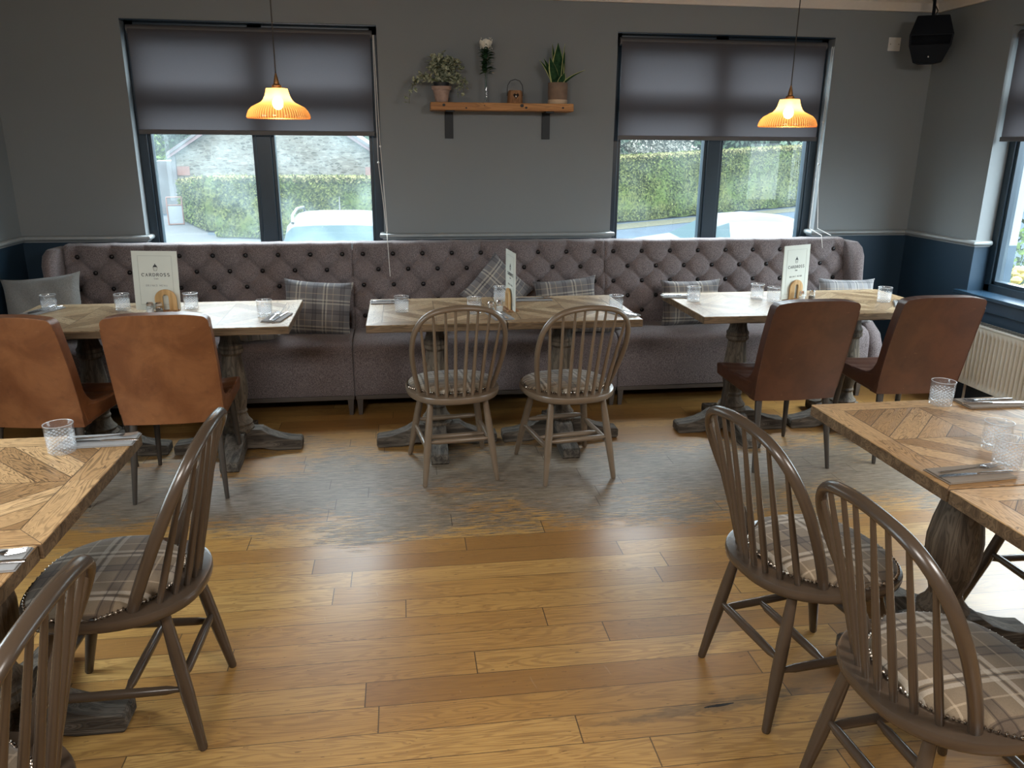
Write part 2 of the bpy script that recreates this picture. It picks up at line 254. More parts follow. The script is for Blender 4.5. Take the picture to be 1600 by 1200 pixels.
MT = dict(
    floor=floor_mat(), wall=wall_mat(), top=top_mat('reclaimed_top_warm', (1.12, 0.97, 0.76)), top_pale=top_mat('reclaimed_top_pale', (1.0, 1.0, 0.95)),
    rim=wood('table_rim_oak', (0.10, 0.062, 0.034), (0.19, 0.125, 0.07), 0.55, 0, 1.0),
    pedestal=wood('grey_washed_turned_oak', (0.065, 0.048, 0.034), (0.16, 0.125, 0.09), 0.6, 2, 1.2, 0.4),
    foot=wood('dark_weathered_oak', (0.045, 0.036, 0.028), (0.13, 0.108, 0.085), 0.75, 0, 1.5, 0.5),
    taupe=plain('taupe_painted_beech', (0.135, 0.095, 0.062), 0.30, var=0.16, scale=14),
    taupe_dark=plain('umber_painted_beech', (0.058, 0.040, 0.027), 0.27, var=0.16, scale=14),
    leg_black=plain('dark_metal_leg', (0.055, 0.045, 0.037), 0.38, 0.4),
    tweed=tweed('aubergine_grey_tweed', (0.062, 0.049, 0.051), (0.27, 0.228, 0.228)),
    rail=plain('banquette_plinth_wood', (0.075, 0.06, 0.05), 0.5), stud_dark=plain('dark_button', (0.008, 0.007, 0.008), 0.30, 0.0, spec=0.3),
    brass=plain('antique_nailhead', (0.42, 0.36, 0.30), 0.25, 1.0),
    plaid_seat=plaid('tan_plaid_wool', (0.20, 0.150, 0.098), (0.07, 0.05, 0.038), (0.50, 0.44, 0.36), 0.215),
    plaid_pillow=plaid('grey_plaid_wool', (0.165, 0.158, 0.162), (0.085, 0.083, 0.092), (0.44, 0.42, 0.36), 0.165, (0, 2), (0.50, 0.42, 0.30)),
    plaid_light=plaid('pale_grey_plaid_wool', (0.27, 0.27, 0.275), (0.13, 0.13, 0.14), (0.42, 0.41, 0.39), 0.15, (0, 2)),
    pillow_grey=tweed('light_grey_cushion_cloth', (0.19, 0.20, 0.20), (0.33, 0.34, 0.335), 1.2),
    leather=leather('tan_leather', (0.120, 0.040, 0.014), (0.215, 0.085, 0.032), (0.062, 0.020, 0.008)),
    leather_dark=leather('chestnut_leather', (0.050, 0.018, 0.010), (0.082, 0.030, 0.015), (0.030, 0.011, 0.007)),
    frame=plain('navy_window_frame', (0.012, 0.026, 0.040), 0.35, var=0.1), blind=blind_mat(),
    blind_bar=plain('blind_bottom_bar', (0.085, 0.08, 0.08), 0.6), rail_paint=plain('dado_grey_gloss', (0.23, 0.25, 0.255), 0.3),
    ceiling=plain('cream_ceiling', (0.62, 0.56, 0.48), 0.7, var=0.05, scale=40, bump=0.15), wglass=window_glass(), glass=clear('clear_glass'),
    navy=plain('navy_sill_paint', (0.014, 0.034, 0.058), 0.25, var=0.1), radiator=plain('radiator_enamel', (0.50, 0.48, 0.42), 0.4, var=0.05),
    pine=wood('pine_shelf_board', (0.36, 0.165, 0.06), (0.48, 0.24, 0.09), 0.5, 0, 0.8, 0.2, 0.35), iron=plain('black_iron', (0.012, 0.014, 0.016), 0.45, 0.5),
    white=plain('white_plastic', (0.62, 0.60, 0.56), 0.4), speaker=plain('speaker_black', (0.005, 0.007, 0.010), 0.6, spec=0.15), grille=plain('speaker_grille', (0.004, 0.005, 0.007), 0.8, spec=0.1),
    cord=plain('braided_cord', (0.03, 0.025, 0.02), 0.7), shade=shade_mat(), bulb=emit('bulb_filament_glow', (1.0, 0.74, 0.34), 26), lampbrass=plain('brass_cap', (0.25, 0.13, 0.05), 0.4, 0.8),
    terracotta=plain('weathered_terracotta', (0.36, 0.25, 0.20), 0.9, var=0.5, scale=28), cane=plain('brown_bark_pot', (0.20, 0.135, 0.095), 0.85, var=0.4, scale=22), creamglaze=plain('cream_glaze', (0.50, 0.38, 0.26), 0.5),
    ivy=leaf_mat('variegated_ivy', (0.09, 0.125, 0.07), (0.50, 0.52, 0.38), None, 3, 70), ivystem=plain('ivy_stem', (0.10, 0.12, 0.05), 0.7),
    snake=leaf_mat('snake_leaf_green', (0.012, 0.036, 0.018), (0.035, 0.085, 0.035), None, 3, 40), snake_edge=plain('snake_leaf_yellow_edge', (0.42, 0.46, 0.18), 0.5),
    petal=plain('white_petal', (0.80, 0.78, 0.68), 0.6), green_dark=plain('dark_leaf', (0.02, 0.06, 0.022), 0.5), lantern=wood('lantern_wood', (0.26, 0.13, 0.06), (0.38, 0.21, 0.11), 0.7),
    heart_shade=plain('painted_heart_shade', (0.012, 0.008, 0.006), 0.9), soil=plain('black_liner', (0.012, 0.013, 0.016), 0.5),
    card=plain('menu_card', (0.56, 0.58, 0.52), 0.6, var=0.03), card_edge=plain('menu_card_line', (0.32, 0.34, 0.30), 0.6), ink=plain('black_ink', (0.02, 0.02, 0.022), 0.6), ink_grey=plain('grey_ink', (0.24, 0.25, 0.24), 0.6),
    ply=wood('birch_ply', (0.42, 0.25, 0.10), (0.58, 0.37, 0.17), 0.45, 2, 1.5, 0.1, 0.2), steel=plain('polished_steel', (0.72, 0.72, 0.74), 0.16, 1.0, var=0.03),
    napkin=plain('slate_napkin', (0.26, 0.26, 0.26), 0.9, var=0.1, scale=90), napkin_tan=plain('taupe_napkin', (0.20, 0.165, 0.13), 0.9, var=0.1, scale=90),
    salt=plain('salt_grain', (0.75, 0.75, 0.72), 0.8), pepper=plain('pepper_grain', (0.12, 0.10, 0.08), 0.9, var=0.6, scale=600),
    stone=stone_mat(), barge=plain('maroon_bargeboard', (0.032, 0.011, 0.014), 0.6), slate=plain('slate_roof', (0.018, 0.018, 0.021), 0.7), quoin=plain('red_sandstone', (0.055, 0.022, 0.016), 0.9),
    hedge=leaf_mat('privet_hedge', (0.006, 0.011, 0.004), (0.060, 0.066, 0.020), (0.030, 0.044, 0.010), 0.9, 11), hedge_top=leaf_mat('yellowish_hedge_top', (0.040, 0.038, 0.016), (0.070, 0.065, 0.030), None, 1, 9),
    tree_dark=leaf_mat('distant_conifer', (0.010, 0.018, 0.014), (0.034, 0.046, 0.034), (0.016, 0.028, 0.015), 0.4, 4), blossom=leaf_mat('white_blossom', (0.05, 0.05, 0.04), (0.17, 0.165, 0.145), None, 1, 5), trunk=plain('tree_bark', (0.10, 0.06, 0.035), 0.9),
    road=plain('wet_asphalt', (0.020, 0.026, 0.033), 0.9, var=0.2, scale=3, spec=0.0), verge=leaf_mat('grass_verge', (0.020, 0.021, 0.014), (0.036, 0.034, 0.024), None, 1, 8), pavement=plain('pale_pavement', (0.034, 0.036, 0.038), 0.9, var=0.15, scale=4, spec=0.0),
    carpaint=plain('white_car_paint', (0.050, 0.053, 0.055), 0.6, var=0.01, spec=0.0), carglass=plain('tinted_car_glass', (0.017, 0.026, 0.029), 0.6, var=0.02, spec=0.0), carglass_bright=plain('car_glass_reflecting', (0.022, 0.028, 0.030), 0.12, var=0.02, spec=0.9), tyre=plain('tyre_rubber', (0.01, 0.01, 0.01), 0.8), chrome=plain('grey_rail', (0.06, 0.065, 0.07), 0.3, 0.7),
    render_wall=plain('white_rendered_wall', (0.085, 0.093, 0.10), 0.8, var=0.06), yellow=plain('daffodil_yellow', (0.26, 0.18, 0.005), 0.6), bush=leaf_mat('garden_shrub', (0.012, 0.026, 0.006), (0.045, 0.066, 0.016), None, 2, 15),
)

# ------------------------------------------------------------ mesh helpers
class MB:
    def __init__(s): s.v = []; s.f = []; s.mi = []
    def add(s, v, f, mi=0):
        b = len(s.v); s.v += [tuple(p) for p in v]; s.f += [tuple(i + b for i in q) for q in f]; s.mi += [mi] * len(f); return s
    def box(s, x0, x1, y0, y1, z0, z1, mi=0):
        return s.add([(x0,y0,z0),(x1,y0,z0),(x1,y1,z0),(x0,y1,z0),(x0,y0,z1),(x1,y0,z1),(x1,y1,z1),(x0,y1,z1)], [(3,2,1,0),(4,5,6,7),(0,1,5,4),(1,2,6,5),(2,3,7,6),(3,0,4,7)], mi)
    def lathe(s, prof, n=24, c=(0, 0, 0), mi=0, rib=None):
        v = []; f = []
        for k, (r, z) in enumerate(prof):
            for i in range(n):
                a = 2 * PI * i / n; rr = r * (1 + (rib(i, k) if rib else 0)); v.append((c[0] + rr * math.cos(a), c[1] + rr * math.sin(a), c[2] + z))
        for k in range(len(prof) - 1):
            for i in range(n):
                j = (i + 1) % n; f.append((k*n+i, k*n+j, (k+1)*n+j, (k+1)*n+i))
        if prof[0][0] > 1e-5: f.append(tuple(reversed(range(n))))
        if prof[-1][0] > 1e-5: f.append(tuple((len(prof)-1)*n + i for i in range(n)))
        return s.add(v, f, mi)
    def tube(s, pts, rad, n=10, mi=0, flat=None, closed=False):
        pts = [Vector(p) for p in pts]; m = len(pts); rad = [rad] * m if not hasattr(rad, '__len__') else rad
        v = []; f = []; up = None
        for k in range(m):
            if closed: t = pts[(k+1) % m] - pts[k-1]
            else: t = pts[min(k+1, m-1)] - pts[max(k-1, 0)]
            t.normalize()
            if up is None:
                up = Vector((0, 0, 1)) if abs(t.z) < 0.9 else Vector((0, 1, 0))
            up = (up - t * up.dot(t)).normalized(); sd = t.cross(up)
            fx, fy = flat or (1, 1)
            for i in range(n):
                a = 2 * PI * i / n; v.append(pts[k] + (sd * math.cos(a) * fx + up * math.sin(a) * fy) * rad[k])
        for k in range(m if closed else m - 1):
            k2 = (k + 1) % m
            for i in range(n):
                j = (i + 1) % n; f.append((k*n+i, k*n+j, k2*n+j, k2*n+i))
        if not closed: f += [tuple(reversed(range(n))), tuple((m-1)*n + i for i in range(n))]
        return s.add(v, f, mi)
    def prism(s, poly, a, b, plane='xz', mi=0):
        def P(p, t): return {'xz': (p[0], t, p[1]), 'yz': (t, p[0], p[1]), 'xy': (p[0], p[1], t)}[plane]
        n = len(poly); v = [P(p, a) for p in poly] + [P(p, b) for p in poly]
        f = [tuple(range(n)), tuple(reversed(range(n, 2*n)))] + [(i, i+n, (i+1) % n + n, (i+1) % n) for i in range(n)]
        return s.add(v, f, mi)
    def grid(s, nu, nv, fn, mi=0):
        v = [fn(i / nu, j / nv) for j in range(nv + 1) for i in range(nu + 1)]; w_ = nu + 1
        return s.add(v, [(j*w_+i, j*w_+i+1, (j+1)*w_+i+1, (j+1)*w_+i) for j in range(nv) for i in range(nu)], mi)
    def sphere(s, c, r, n=10, mi=0):
        r = r if hasattr(r, '__len__') else (r, r, r); m = max(4, n // 2 + 1); v = []; f = []
        for k in range(1, m):
            for i in range(n): t = PI * k / m; a = 2 * PI * i / n; v.append((c[0] + r[0]*math.sin(t)*math.cos(a), c[1] + r[1]*math.sin(t)*math.sin(a), c[2] + r[2]*math.cos(t)))
        v += [(c[0], c[1], c[2]+r[2]), (c[0], c[1], c[2]-r[2])]; T = len(v) - 2; B = T + 1
        for k in range(m - 2):
            for i in range(n): j = (i+1) % n; f.append((k*n+i, (k+1)*n+i, (k+1)*n+j, k*n+j))
        for i in range(n): j = (i+1) % n; f.append((T, i, j)); f.append((B, (m-2)*n+j, (m-2)*n+i))
        return s.add(v, f, mi)
    def xf(s, mat): s.v = [tuple(mat @ Vector(p)) for p in s.v]; return s
    def build(s, name, mats, parent=None, smooth=True, bevel=0, seg=2, sub=0, fix=True, angle=40):
        me = bpy.data.meshes.new(name); me.from_pydata(s.v, [], s.f); me.validate()
        mats = mats if isinstance(mats, (list, tuple)) else [mats]
        for m in mats: me.materials.append(MT[m] if isinstance(m, str) else m)
        if len(mats) > 1:
            for p, i in zip(me.polygons, s.mi): p.material_index = i
        if fix:
            import bmesh
            bm = bmesh.new(); bm.from_mesh(me); bmesh.ops.recalc_face_normals(bm, faces=bm.faces); bm.to_mesh(me); bm.free()
        if smooth:
            me.polygons.foreach_set('use_smooth', [True] * len(me.polygons))
            try: me.set_sharp_from_angle(angle=math.radians(angle))
            except Exception: pass
        o = bpy.data.objects.new(name, me); COL.objects.link(o)
        if parent: o.parent = parent
        if bevel:
            b = o.modifiers.new('bevel', 'BEVEL'); b.width = bevel; b.segments = seg; b.limit_method = 'ANGLE'; b.angle_limit = math.radians(35)
        if sub: q = o.modifiers.new('subsurf', 'SUBSURF'); q.levels = sub; q.render_levels = sub
        return o
def tag(o, label, cat, group=None, kind=None):
    if label: o['label'] = label
    if cat: o['category'] = cat
    if group: o['group'] = group
    if kind: o['kind'] = kind
    return o
def thing(name, label, cat, loc=(0, 0, 0), rz=0, group=None):
    o = bpy.data.objects.new(name, None); o.empty_display_size = 0.05; COL.objects.link(o); o.location = loc; o.rotation_euler = (0, 0, math.radians(rz)); return tag(o, label, cat, group)
def struct(o): o['kind'] = 'structure'; return o
def copy_tree(o, parent=None):
    c = o.copy(); COL.objects.link(c); c.parent = parent
    for ch in list(o.children):
        if ch is not c: copy_tree(ch, c)
    return c
PROTO = {}
def place(kind, maker, label, cat, loc, rz=0, group=None):
    """the first of a kind is built; the later ones are copies of it with copies of its parts"""
    if kind not in PROTO: o = PROTO[kind] = maker()
    else: o = copy_tree(PROTO[kind])
    o.location = loc; o.rotation_euler = (0, 0, math.radians(rz)); return tag(o, label, cat, group)

# ------------------------------------------------------------ the room
XL, XR, YB, YF = -2.372, 3.658, 5.35, -2.6
W1, W2, WT, WB = (-1.628, -0.117), (1.427, 2.931), 2.318, 0.72
RW0, RW1 = 2.15, 4.628
struct(MB().box(XL - 0.3, XR + 0.3, YF - 0.2, YB + 0.2, -0.1, 0).build('floor', 'floor', smooth=False))
struct(MB().box(XL - 0.3, XR + 0.3, YF - 0.2, YB + 0.2, 2.575, 2.68).build('ceiling', 'ceiling', smooth=False))
wb = MB(); t0, t1 = YB, YB + 0.26
for a, b in ((XL - 0.3, W1[0]), (W1[1], W2[0]), (W2[1], XR + 0.3)): wb.box(a, b, t0, t1, 0, 2.6)
for a, b in (W1, W2): wb.box(a, b, t0, t1, 0, WB); wb.box(a, b, t0, t1, WT, 2.6)
struct(wb.build('wall_back', 'wall', smooth=False))
LW0, LW1 = 1.3, 2.7; wl = MB(); wl.box(XL - 0.2, XL, YF, LW0, 0, 2.6); wl.box(XL - 0.2, XL, LW1, YB, 0, 2.6); wl.box(XL - 0.2, XL, LW0, LW1, 0, WB); wl.box(XL - 0.2, XL, LW0, LW1, WT, 2.6)  # opening for an unseen window, added to let in daylight from the left
struct(wl.build('wall_left', 'wall', smooth=False))
struct(MB().box(XL - 0.2, XR + 0.2, YF - 0.2, YF, 0, 2.6).build('wall_front', 'wall', smooth=False))
wr = MB(); wr.box(XR, XR + 0.3, YF, RW0, 0, 2.6); wr.box(XR, XR + 0.3, RW1, YB, 0, 2.6); wr.box(XR, XR + 0.3, RW0, RW1, 0, WB); wr.box(XR, XR + 0.3, RW0, RW1, WT, 2.6)
struct(wr.build('wall_right', 'wall', smooth=False))
# cornice
def cove(): return [(0, 0), (0.022, 0), (0.026, 0.012), (0.045, 0.05), (0.085, 0.075), (0.09, 0.086), (0, 0.086)]
cb = MB(); cb.add([(x, YB - p, 2.49 + q) for x in (XL, XR) for p, q in cove()], [tuple(range(7)), tuple(range(13, 6, -1))] + [(i, (i+1) % 7, (i+1) % 7 + 7, i + 7) for i in range(7)])
struct(cb.build('trim_1', 'ceiling', smooth=False))
for nm, X, sg in (('trim_2', XR, -1), ('trim_3', XL, 1)):
    cb = MB(); cb.add([(X + sg * p, y, 2.49 + q) for y in (YF, YB) for p, q in cove()], [tuple(range(7)), tuple(range(13, 6, -1))] + [(i, (i+1) % 7, (i+1) % 7 + 7, i + 7) for i in range(7)])
    struct(cb.build(nm, 'ceiling', smooth=False))
# dado rail, returned into the window reveals
dp = [(0, 1.004), (0.010, 1.004), (0.012, 1.012), (0.026, 1.016), (0.031, 1.028), (0.028, 1.040), (0.018, 1.045), (0, 1.045)]
def dado(path, name):
    # path: list of (point, outward normal) corners; section swept with mitres already in the points' offset direction
    v = []; f = []; n = len(dp)
    for (x, y), (nx, ny) in path:
        for d, z in dp: v.append((x + nx * d, y + ny * d, z))
    for k in range(len(path) - 1):
        for i in range(n): j = (i + 1) % n; f.append((k*n+i, k*n+j, (k+1)*n+j, (k+1)*n+i))
    f += [tuple(range(n)), tuple(reversed(range((len(path)-1)*n, len(path)*n)))]
    m = MB(); m.add(v, f); struct(m.build(name, 'rail_paint', angle=60))
RV = 0.085
dado([((XL, YF), (1, 0)), ((XL, LW0), (1, 1)), ((XL - 0.06, LW0), (0, 1))], 'trim_11')
dado([((XL - 0.06, LW1), (0, -1)), ((XL, LW1), (1, -1)), ((XL, YB), (1, -1)), ((W1[0], YB), (1, -1)), ((W1[0], YB + RV), (1, 0))], 'trim_4')
dado([((W1[1], YB + RV), (-1, 0)), ((W1[1], YB), (-1, -1)), ((W2[0], YB), (1, -1)), ((W2[0], YB + RV), (1, 0))], 'trim_5')
dado([((W2[1], YB + RV), (-1, 0)), ((W2[1], YB), (-1, -1)), ((XR, YB), (-1, -1)), ((XR, RW1), (-1, -1)), ((XR + 0.10, RW1), (0, -1))], 'trim_6')
dado([((XR + 0.10, RW0), (0, 1)), ((XR, RW0), (-1, 1)), ((XR, YF), (-1, 0))], 'trim_7')
struct(MB().box(XR - 0.02, XR, YF, YB, 0, 0.14).build('baseboard_right', 'navy', bevel=0.004)); struct(MB().box(XL, XL + 0.02, YF, YB, 0, 0.14).build('baseboard_left', 'navy', bevel=0.004))
struct(MB().box(XL + .02, XR - .02, YB - 0.02, YB, 0, 0.14).build('baseboard_back', 'navy', bevel=0.004))
# windows
def window(name, a0, a1, plane, d, mull=None):
    """frame in the opening: a0..a1 along the wall, d = distance of the frame's room face"""
    root = bpy.data.objects.new(name, None); COL.objects.link(root); struct(root)
    def bx(mb, u0, u1, w0, w1, z0, z1):
        if plane == 'x': mb.box(u0, u1, w0, w1, z0, z1)
        else: mb.box(w0, w1, u0, u1, z0, z1)
    f = MB(); F = 0.055
    bx(f, a0, a0 + F, d, d + 0.09, WB, WT); bx(f, a1 - F, a1, d, d + 0.09, WB, WT); bx(f, a0, a1, d, d + 0.09, WB, WB + 0.05); bx(f, a0, a1, d, d + 0.09, WT - 0.05, WT)
    for c in mull: bx(f, c - 0.048, c + 0.048, d, d + 0.09, WB, WT)
    f.build('frame', 'frame', root, bevel=0.005)
    edges = [a0 + F] + [e_ for c in mull for e_ in (c - 0.048, c + 0.048)] + [a1 - F]
    sashes = list(zip(edges[::2], edges[1::2])); tz = 1.93
    for u0, u1 in sashes:
        s = MB(); g = 0.022
        for z0, z1 in ((WB + 0.05, tz - 0.04), (tz + 0.04, WT - 0.05)):
            bx(s, u0, u0 + g, d + 0.012, d + 0.07, z0, z1); bx(s, u1 - g, u1, d + 0.012, d + 0.07, z0, z1); bx(s, u0, u1, d + 0.012, d + 0.07, z0, z0 + g); bx(s, u0, u1, d + 0.012, d + 0.07, z1 - g, z1)
        bx(s, u0, u1, d + 0.0, d + 0.09, tz - 0.04, tz + 0.04)
        s.build('sash', 'frame', root, bevel=0.003)
        p = MB(); 
        for z0, z1 in ((WB + 0.07, tz - 0.06), (tz + 0.06, WT - 0.07)): bx(p, u0 + 0.018, u1 - 0.018, d + 0.045, d + 0.0452, z0, z1)
        pm = MB()
        for z0, z1 in ((WB + 0.07, tz - 0.06), (tz + 0.06, WT - 0.07)):
            if plane == 'x': pm.add([(u0, d + 0.045, z0), (u1, d + 0.045, z0), (u1, d + 0.045, z1), (u0, d + 0.045, z1)], [(0, 1, 2, 3)])
            else: pm.add([(d + 0.045, u0, z0), (d + 0.045, u1, z0), (d + 0.045, u1, z1), (d + 0.045, u0, z1)], [(0, 1, 2, 3)])
        pm.build('glass_pane', 'wglass', root, smooth=False, fix=False)
    return root
window('window_1', *W1, 'x', YB + RV, [-0.865]); window('window_2', *W2, 'x', YB + RV, [2.171]); window('window_3', RW0, RW1, 'y', XR + 0.11, [3.3]); window('added_window_left', LW0, LW1, 'y', XL - 0.16, [2.0])  # the left wall's window is added out of view for its daylight
struct(MB().box(W1[0], W1[1], YB, YB + RV, WT - 0.006, WT + 0.002).build('trim_8', 'navy')); struct(MB().box(W2[0], W2[1], YB, YB + RV, WT - 0.006, WT + 0.002).build('trim_9', 'navy'))
struct(MB().box(XR - 0.06, XR + 0.12, RW0 - 0.06, RW1 + 0.055, 0.70, 0.724).box(XR - 0.025, XR, RW0 - 0.03, RW1 + 0.03, 0.62, 0.70).build('trim_10', 'navy', bevel=0.005))
# roller blinds
def blind(a0, a1, zb, plane, d, label, chain_at=None, chain=None):
    t = thing('roller_blind', label, 'blind', (0, 0, 0), 0, 'grey roller blinds at the windows')
    def P(u, w_, z): return (u, w_, z) if plane == 'x' else (w_, u, z)
    zr = 2.268; r = 0.026
    MB().tube([P(a0, d, zr), P(a1, d, zr)], r, 18).build('roller', 'blind_bar', t)
    fb = MB(); q = d - r if plane == 'x' else d - r
    def bx(mb, u0, u1, w0, w1, z0, z1):
        mb.box(u0, u1, w0, w1, z0, z1) if plane == 'x' else mb.box(w0, w1, u0, u1, z0, z1)
    fm = MB(); yy = d - r * 0.99
    fm.add([P(a0 + .01, yy, zb), P(a1 - .01, yy, zb), P(a1 - .01, yy, zr), P(a0 + .01, yy, zr)], [(0, 1, 2, 3)]); fm.build('fabric', 'blind', t, fix=False)
    b = MB(); bx(b, a0 + .006, a1 - .006, yy - 0.008, yy + 0.008, zb - 0.022, zb + 0.006); b.build('bottom_bar', 'blind_bar', t, bevel=0.003)
    if chain:
        c = MB()
        for pth in chain: c.tube(pth, 0.0022, 5)
        c.build('pull_chain', 'white', t)
        k = MB()
        for pth in chain: k.sphere(pth[1], 0.007, 8)
        k.build('chain_stop', 'white', t)
    return t
blind(W1[0] + .025, W1[1] - .03, 1.685, 'x', YB + 0.045, 'grey roller blind half down over the left-hand back window', chain=[[(-0.140, 5.335, 2.26), (-0.137, 5.325, 1.50), (-0.10, 5.31, 1.06), (-0.095, 5.13, 1.028), (-0.09, 5.09, 0.93), (-0.085, 5.07, 0.80)], [(-0.135, 5.33, 2.26), (-0.120, 5.325, 1.60), (-0.095, 5.31, 1.06)]])
blind(W2[0] + .025, W2[1] - .04, 1.675, 'x', YB + 0.045, 'grey roller blind half down over the back window beside the speaker', chain=[[(2.905, 5.335, 2.26), (2.895, 5.325, 1.78), (2.88, 5.31, 1.06), (2.875, 5.13, 1.03), (2.87, 5.09, 0.95)], [(2.915, 5.33, 2.26), (2.90, 5.325, 1.50), (2.94, 5.31, 1.06), (2.945, 5.13, 1.03)]])
blind(RW0 + .02, RW1 - .015, 1.675, 'y', XR + 0.055, 'grey roller blind at the side window on the right edge')

# ------------------------------------------------------------ banquette
def banquette(x0, x1, label, wing=None):
    t = thing('banquette', label, 'banquette', (x0, 4.66, 0), 0, 'three joined sections of the buttoned banquette')
    L = x1 - x0; Y0 = 4.66
    e0, e1 = 0.065, 0.065; p = (L - e0 - e1) / 8; zt, dz, zb = 0.935, 0.097, 0.935 - 4 * 0.097
    ztop = 1.012
    def surf(x, z):
        yb = 5.055 + (z - 0.47) * 0.20
        xp = (x - e0) / p; rr = max(0.0, min(4.0, (zt - z) / dz))
        a, b = xp + rr / 2, xp - rr / 2
        puff = (abs(math.sin(PI * a)) * abs(math.sin(PI * b))) ** 0.26
        if z > zt: k = (z - zt) / (ztop - zt); puff = puff * (1 - k) + k * (0.55 + 0.45 * puff)
        dim = 0; near = 0
        for kk in (int(round(rr)), ):
            zz = zt - kk * dz; xo = 0 if kk % 2 == 0 else 0.5; ix = round(xp - xo) + xo
            d2 = ((xp - ix) * p) ** 2 + (z - zz) ** 2
            if 0 <= ix <= 8: dim = 0.010 * math.exp(-d2 / 0.00050); near = math.exp(-d2 / 0.00075)
        edge = min(x, L - x); ez = 0.0 if edge > 0.02 else 0.012 * (1 - edge / 0.02) ** 2
        return yb - 0.040 * puff * (1 - 0.92 * near) + dim + ez
    nx, nz = int(L / 0.0078), 74
    b = MB(); prof = []
    def fn(u, v):
        x = 0.0002 + u * (L - 0.0004)
        if v <= 0.86: z = 0.44 + (ztop - 0.035 - 0.44) * v / 0.86; return (x, surf(x, z) - Y0, z)
        k = (v - 0.86) / 0.14; zs = ztop - 0.035; ys = surf(x, zs); a = k * PI * 0.55
        return (x, ys + 0.035 * (1 - math.cos(a)) + max(0, k - 0.6) * 0.2 - Y0, zs + 0.035 * math.sin(a) - max(0, k - 0.9) * 0.03)
    b.grid(nx, nz + 10, fn); b.build('backrest', 'tweed', t, angle=80)
    MB().box(0.0005, L - 0.0005, 5.195 - Y0, 5.29 - Y0, 0.14, 0.955).build('backrest_frame', 'tweed', t, bevel=0.01)
    proto = None
    for k in range(5):
        for i in range(9 - k % 2):
            x = e0 + p * (i + (k % 2) * 0.5); z = zt - k * dz
            if proto is None:
                proto = MB().sphere((0, 0, 0), (0.0145, 0.009, 0.0145), 14).build('button', 'stud_dark', t); o = proto
            else: o = proto.copy(); COL.objects.link(o); o.parent = t
            o.location = (x, surf(x, z) - 0.010 - Y0, z)
    # seat block with rolled front
    pf = [(0.50, 0.465), (0.40, 0.474), (0.28, 0.479), (0.16, 0.478), (0.08, 0.470), (0.035, 0.452), (0.012, 0.42), (0.004, 0.37), (0.002, 0.25), (0.004, 0.16), (0.012, 0.132), (0.05, 0.128)]
    fr = [(0, 0.012), (0.004, 0.005), (0.012, 0.001), (0.03, 0)]; us = [f_[0] for f_ in fr] + [L / 2] + [L - f_[0] for f_ in reversed(fr)]; ins = [f_[1] for f_ in fr] + [-0.004] + [f_[1] for f_ in reversed(fr)]
    v = []; n = len(pf)
    for u, i_ in zip(us, ins):
        for (y, z) in pf: v.append((min(max(u, 0.0005), L - 0.0005), y + i_, z - i_))
    f = [(k*n+j, k*n+j+1, (k+1)*n+j+1, (k+1)*n+j) for k in range(len(us)-1) for j in range(n-1)] + [tuple(range(n)), tuple(reversed(range((len(us)-1)*n, len(us)*n)))]
    MB().add(v, f).build('seat', 'tweed', t, angle=50)
    MB().box(0.004, L - 0.004, 0.02, 0.05, 0.100, 0.128).build('plinth_rail', 'rail', t, bevel=0.003)
    for lx in (0.028, L - 0.028):
        for ly in (0.04, 0.55): MB().lathe([(0.0, 0), (0.016, 0), (0.026, 0.105), (0, 0.105)], 4).xf(Matrix.Translation((lx, ly, 0)) @ Matrix.Rotation(PI/4, 4, 'Z')).build('leg', 'rail', t, smooth=False)
    if wing:
        sg = -1 if wing == 'left' else 1; xo = 0 if wing == 'left' else L
        prof = [(5.06, 0.972, 0.084, .012), (5.03, 0.955, 0.086, .014), (4.985, 0.90, 0.082, .012), (4.945, 0.80, 0.070, .004), (4.915, 0.70, 0.062, 0), (4.875, 0.58, 0.064, .002), (4.80, 0.49, 0.085, .015), (4.72, 0.42, 0.098, .022), (4.675, 0.33, 0.10, .022), (4.668, 0.20, 0.095, .018), (4.672, 0.13, 0.09, .015)]
        rings = []; 
        for (yf, z, w_, flare) in prof:
            R_ = []
            for k in range(9):  # rounded front nose
                a = PI * k / 8; R_.append((xo + sg * (flare + w_ / 2 - (w_ / 2) * math.cos(a)) , yf + 0.045 - 0.045 * math.sin(a), z))
            R_.append((xo + sg * w_, 5.27, z)); R_.insert(0, (xo, 5.27, z)); rings.append(R_)
        n = len(rings[0]); v = [(x, y - Y0, z) for R_ in rings for x, y, z in R_]
        top = [(xo + (x - xo - sg * 0.045) * 0.80 + sg * 0.045, y - Y0 + (0.012 if 0 < i < n-1 else 0), 0.99) for i, (x, y, z) in enumerate(rings[0])]
        base = len(v); v += top
        f = [(k*n+i, k*n+i+1, (k+1)*n+i+1, (k+1)*n+i) for k in range(len(rings)-1) for i in range(n-1)]
        f += [(base+i, base+i+1, i+1, i) for i in range(n-1)] + [tuple(range(base, base+n))]
        MB().add(v, f).build('wing', 'tweed', t, angle=75, bevel=0.008, seg=3)
    return t
banquette(-2.05, -0.3203, 'left section of the aubergine tweed banquette, below the left window, with a wing end', 'left')
banquette(-0.3197, 1.3377, 'middle section of the aubergine tweed banquette, below the pine shelf')
banquette(1.3383, 3.05, 'right section of the aubergine tweed banquette, below the right back window, with a wing end', 'right')

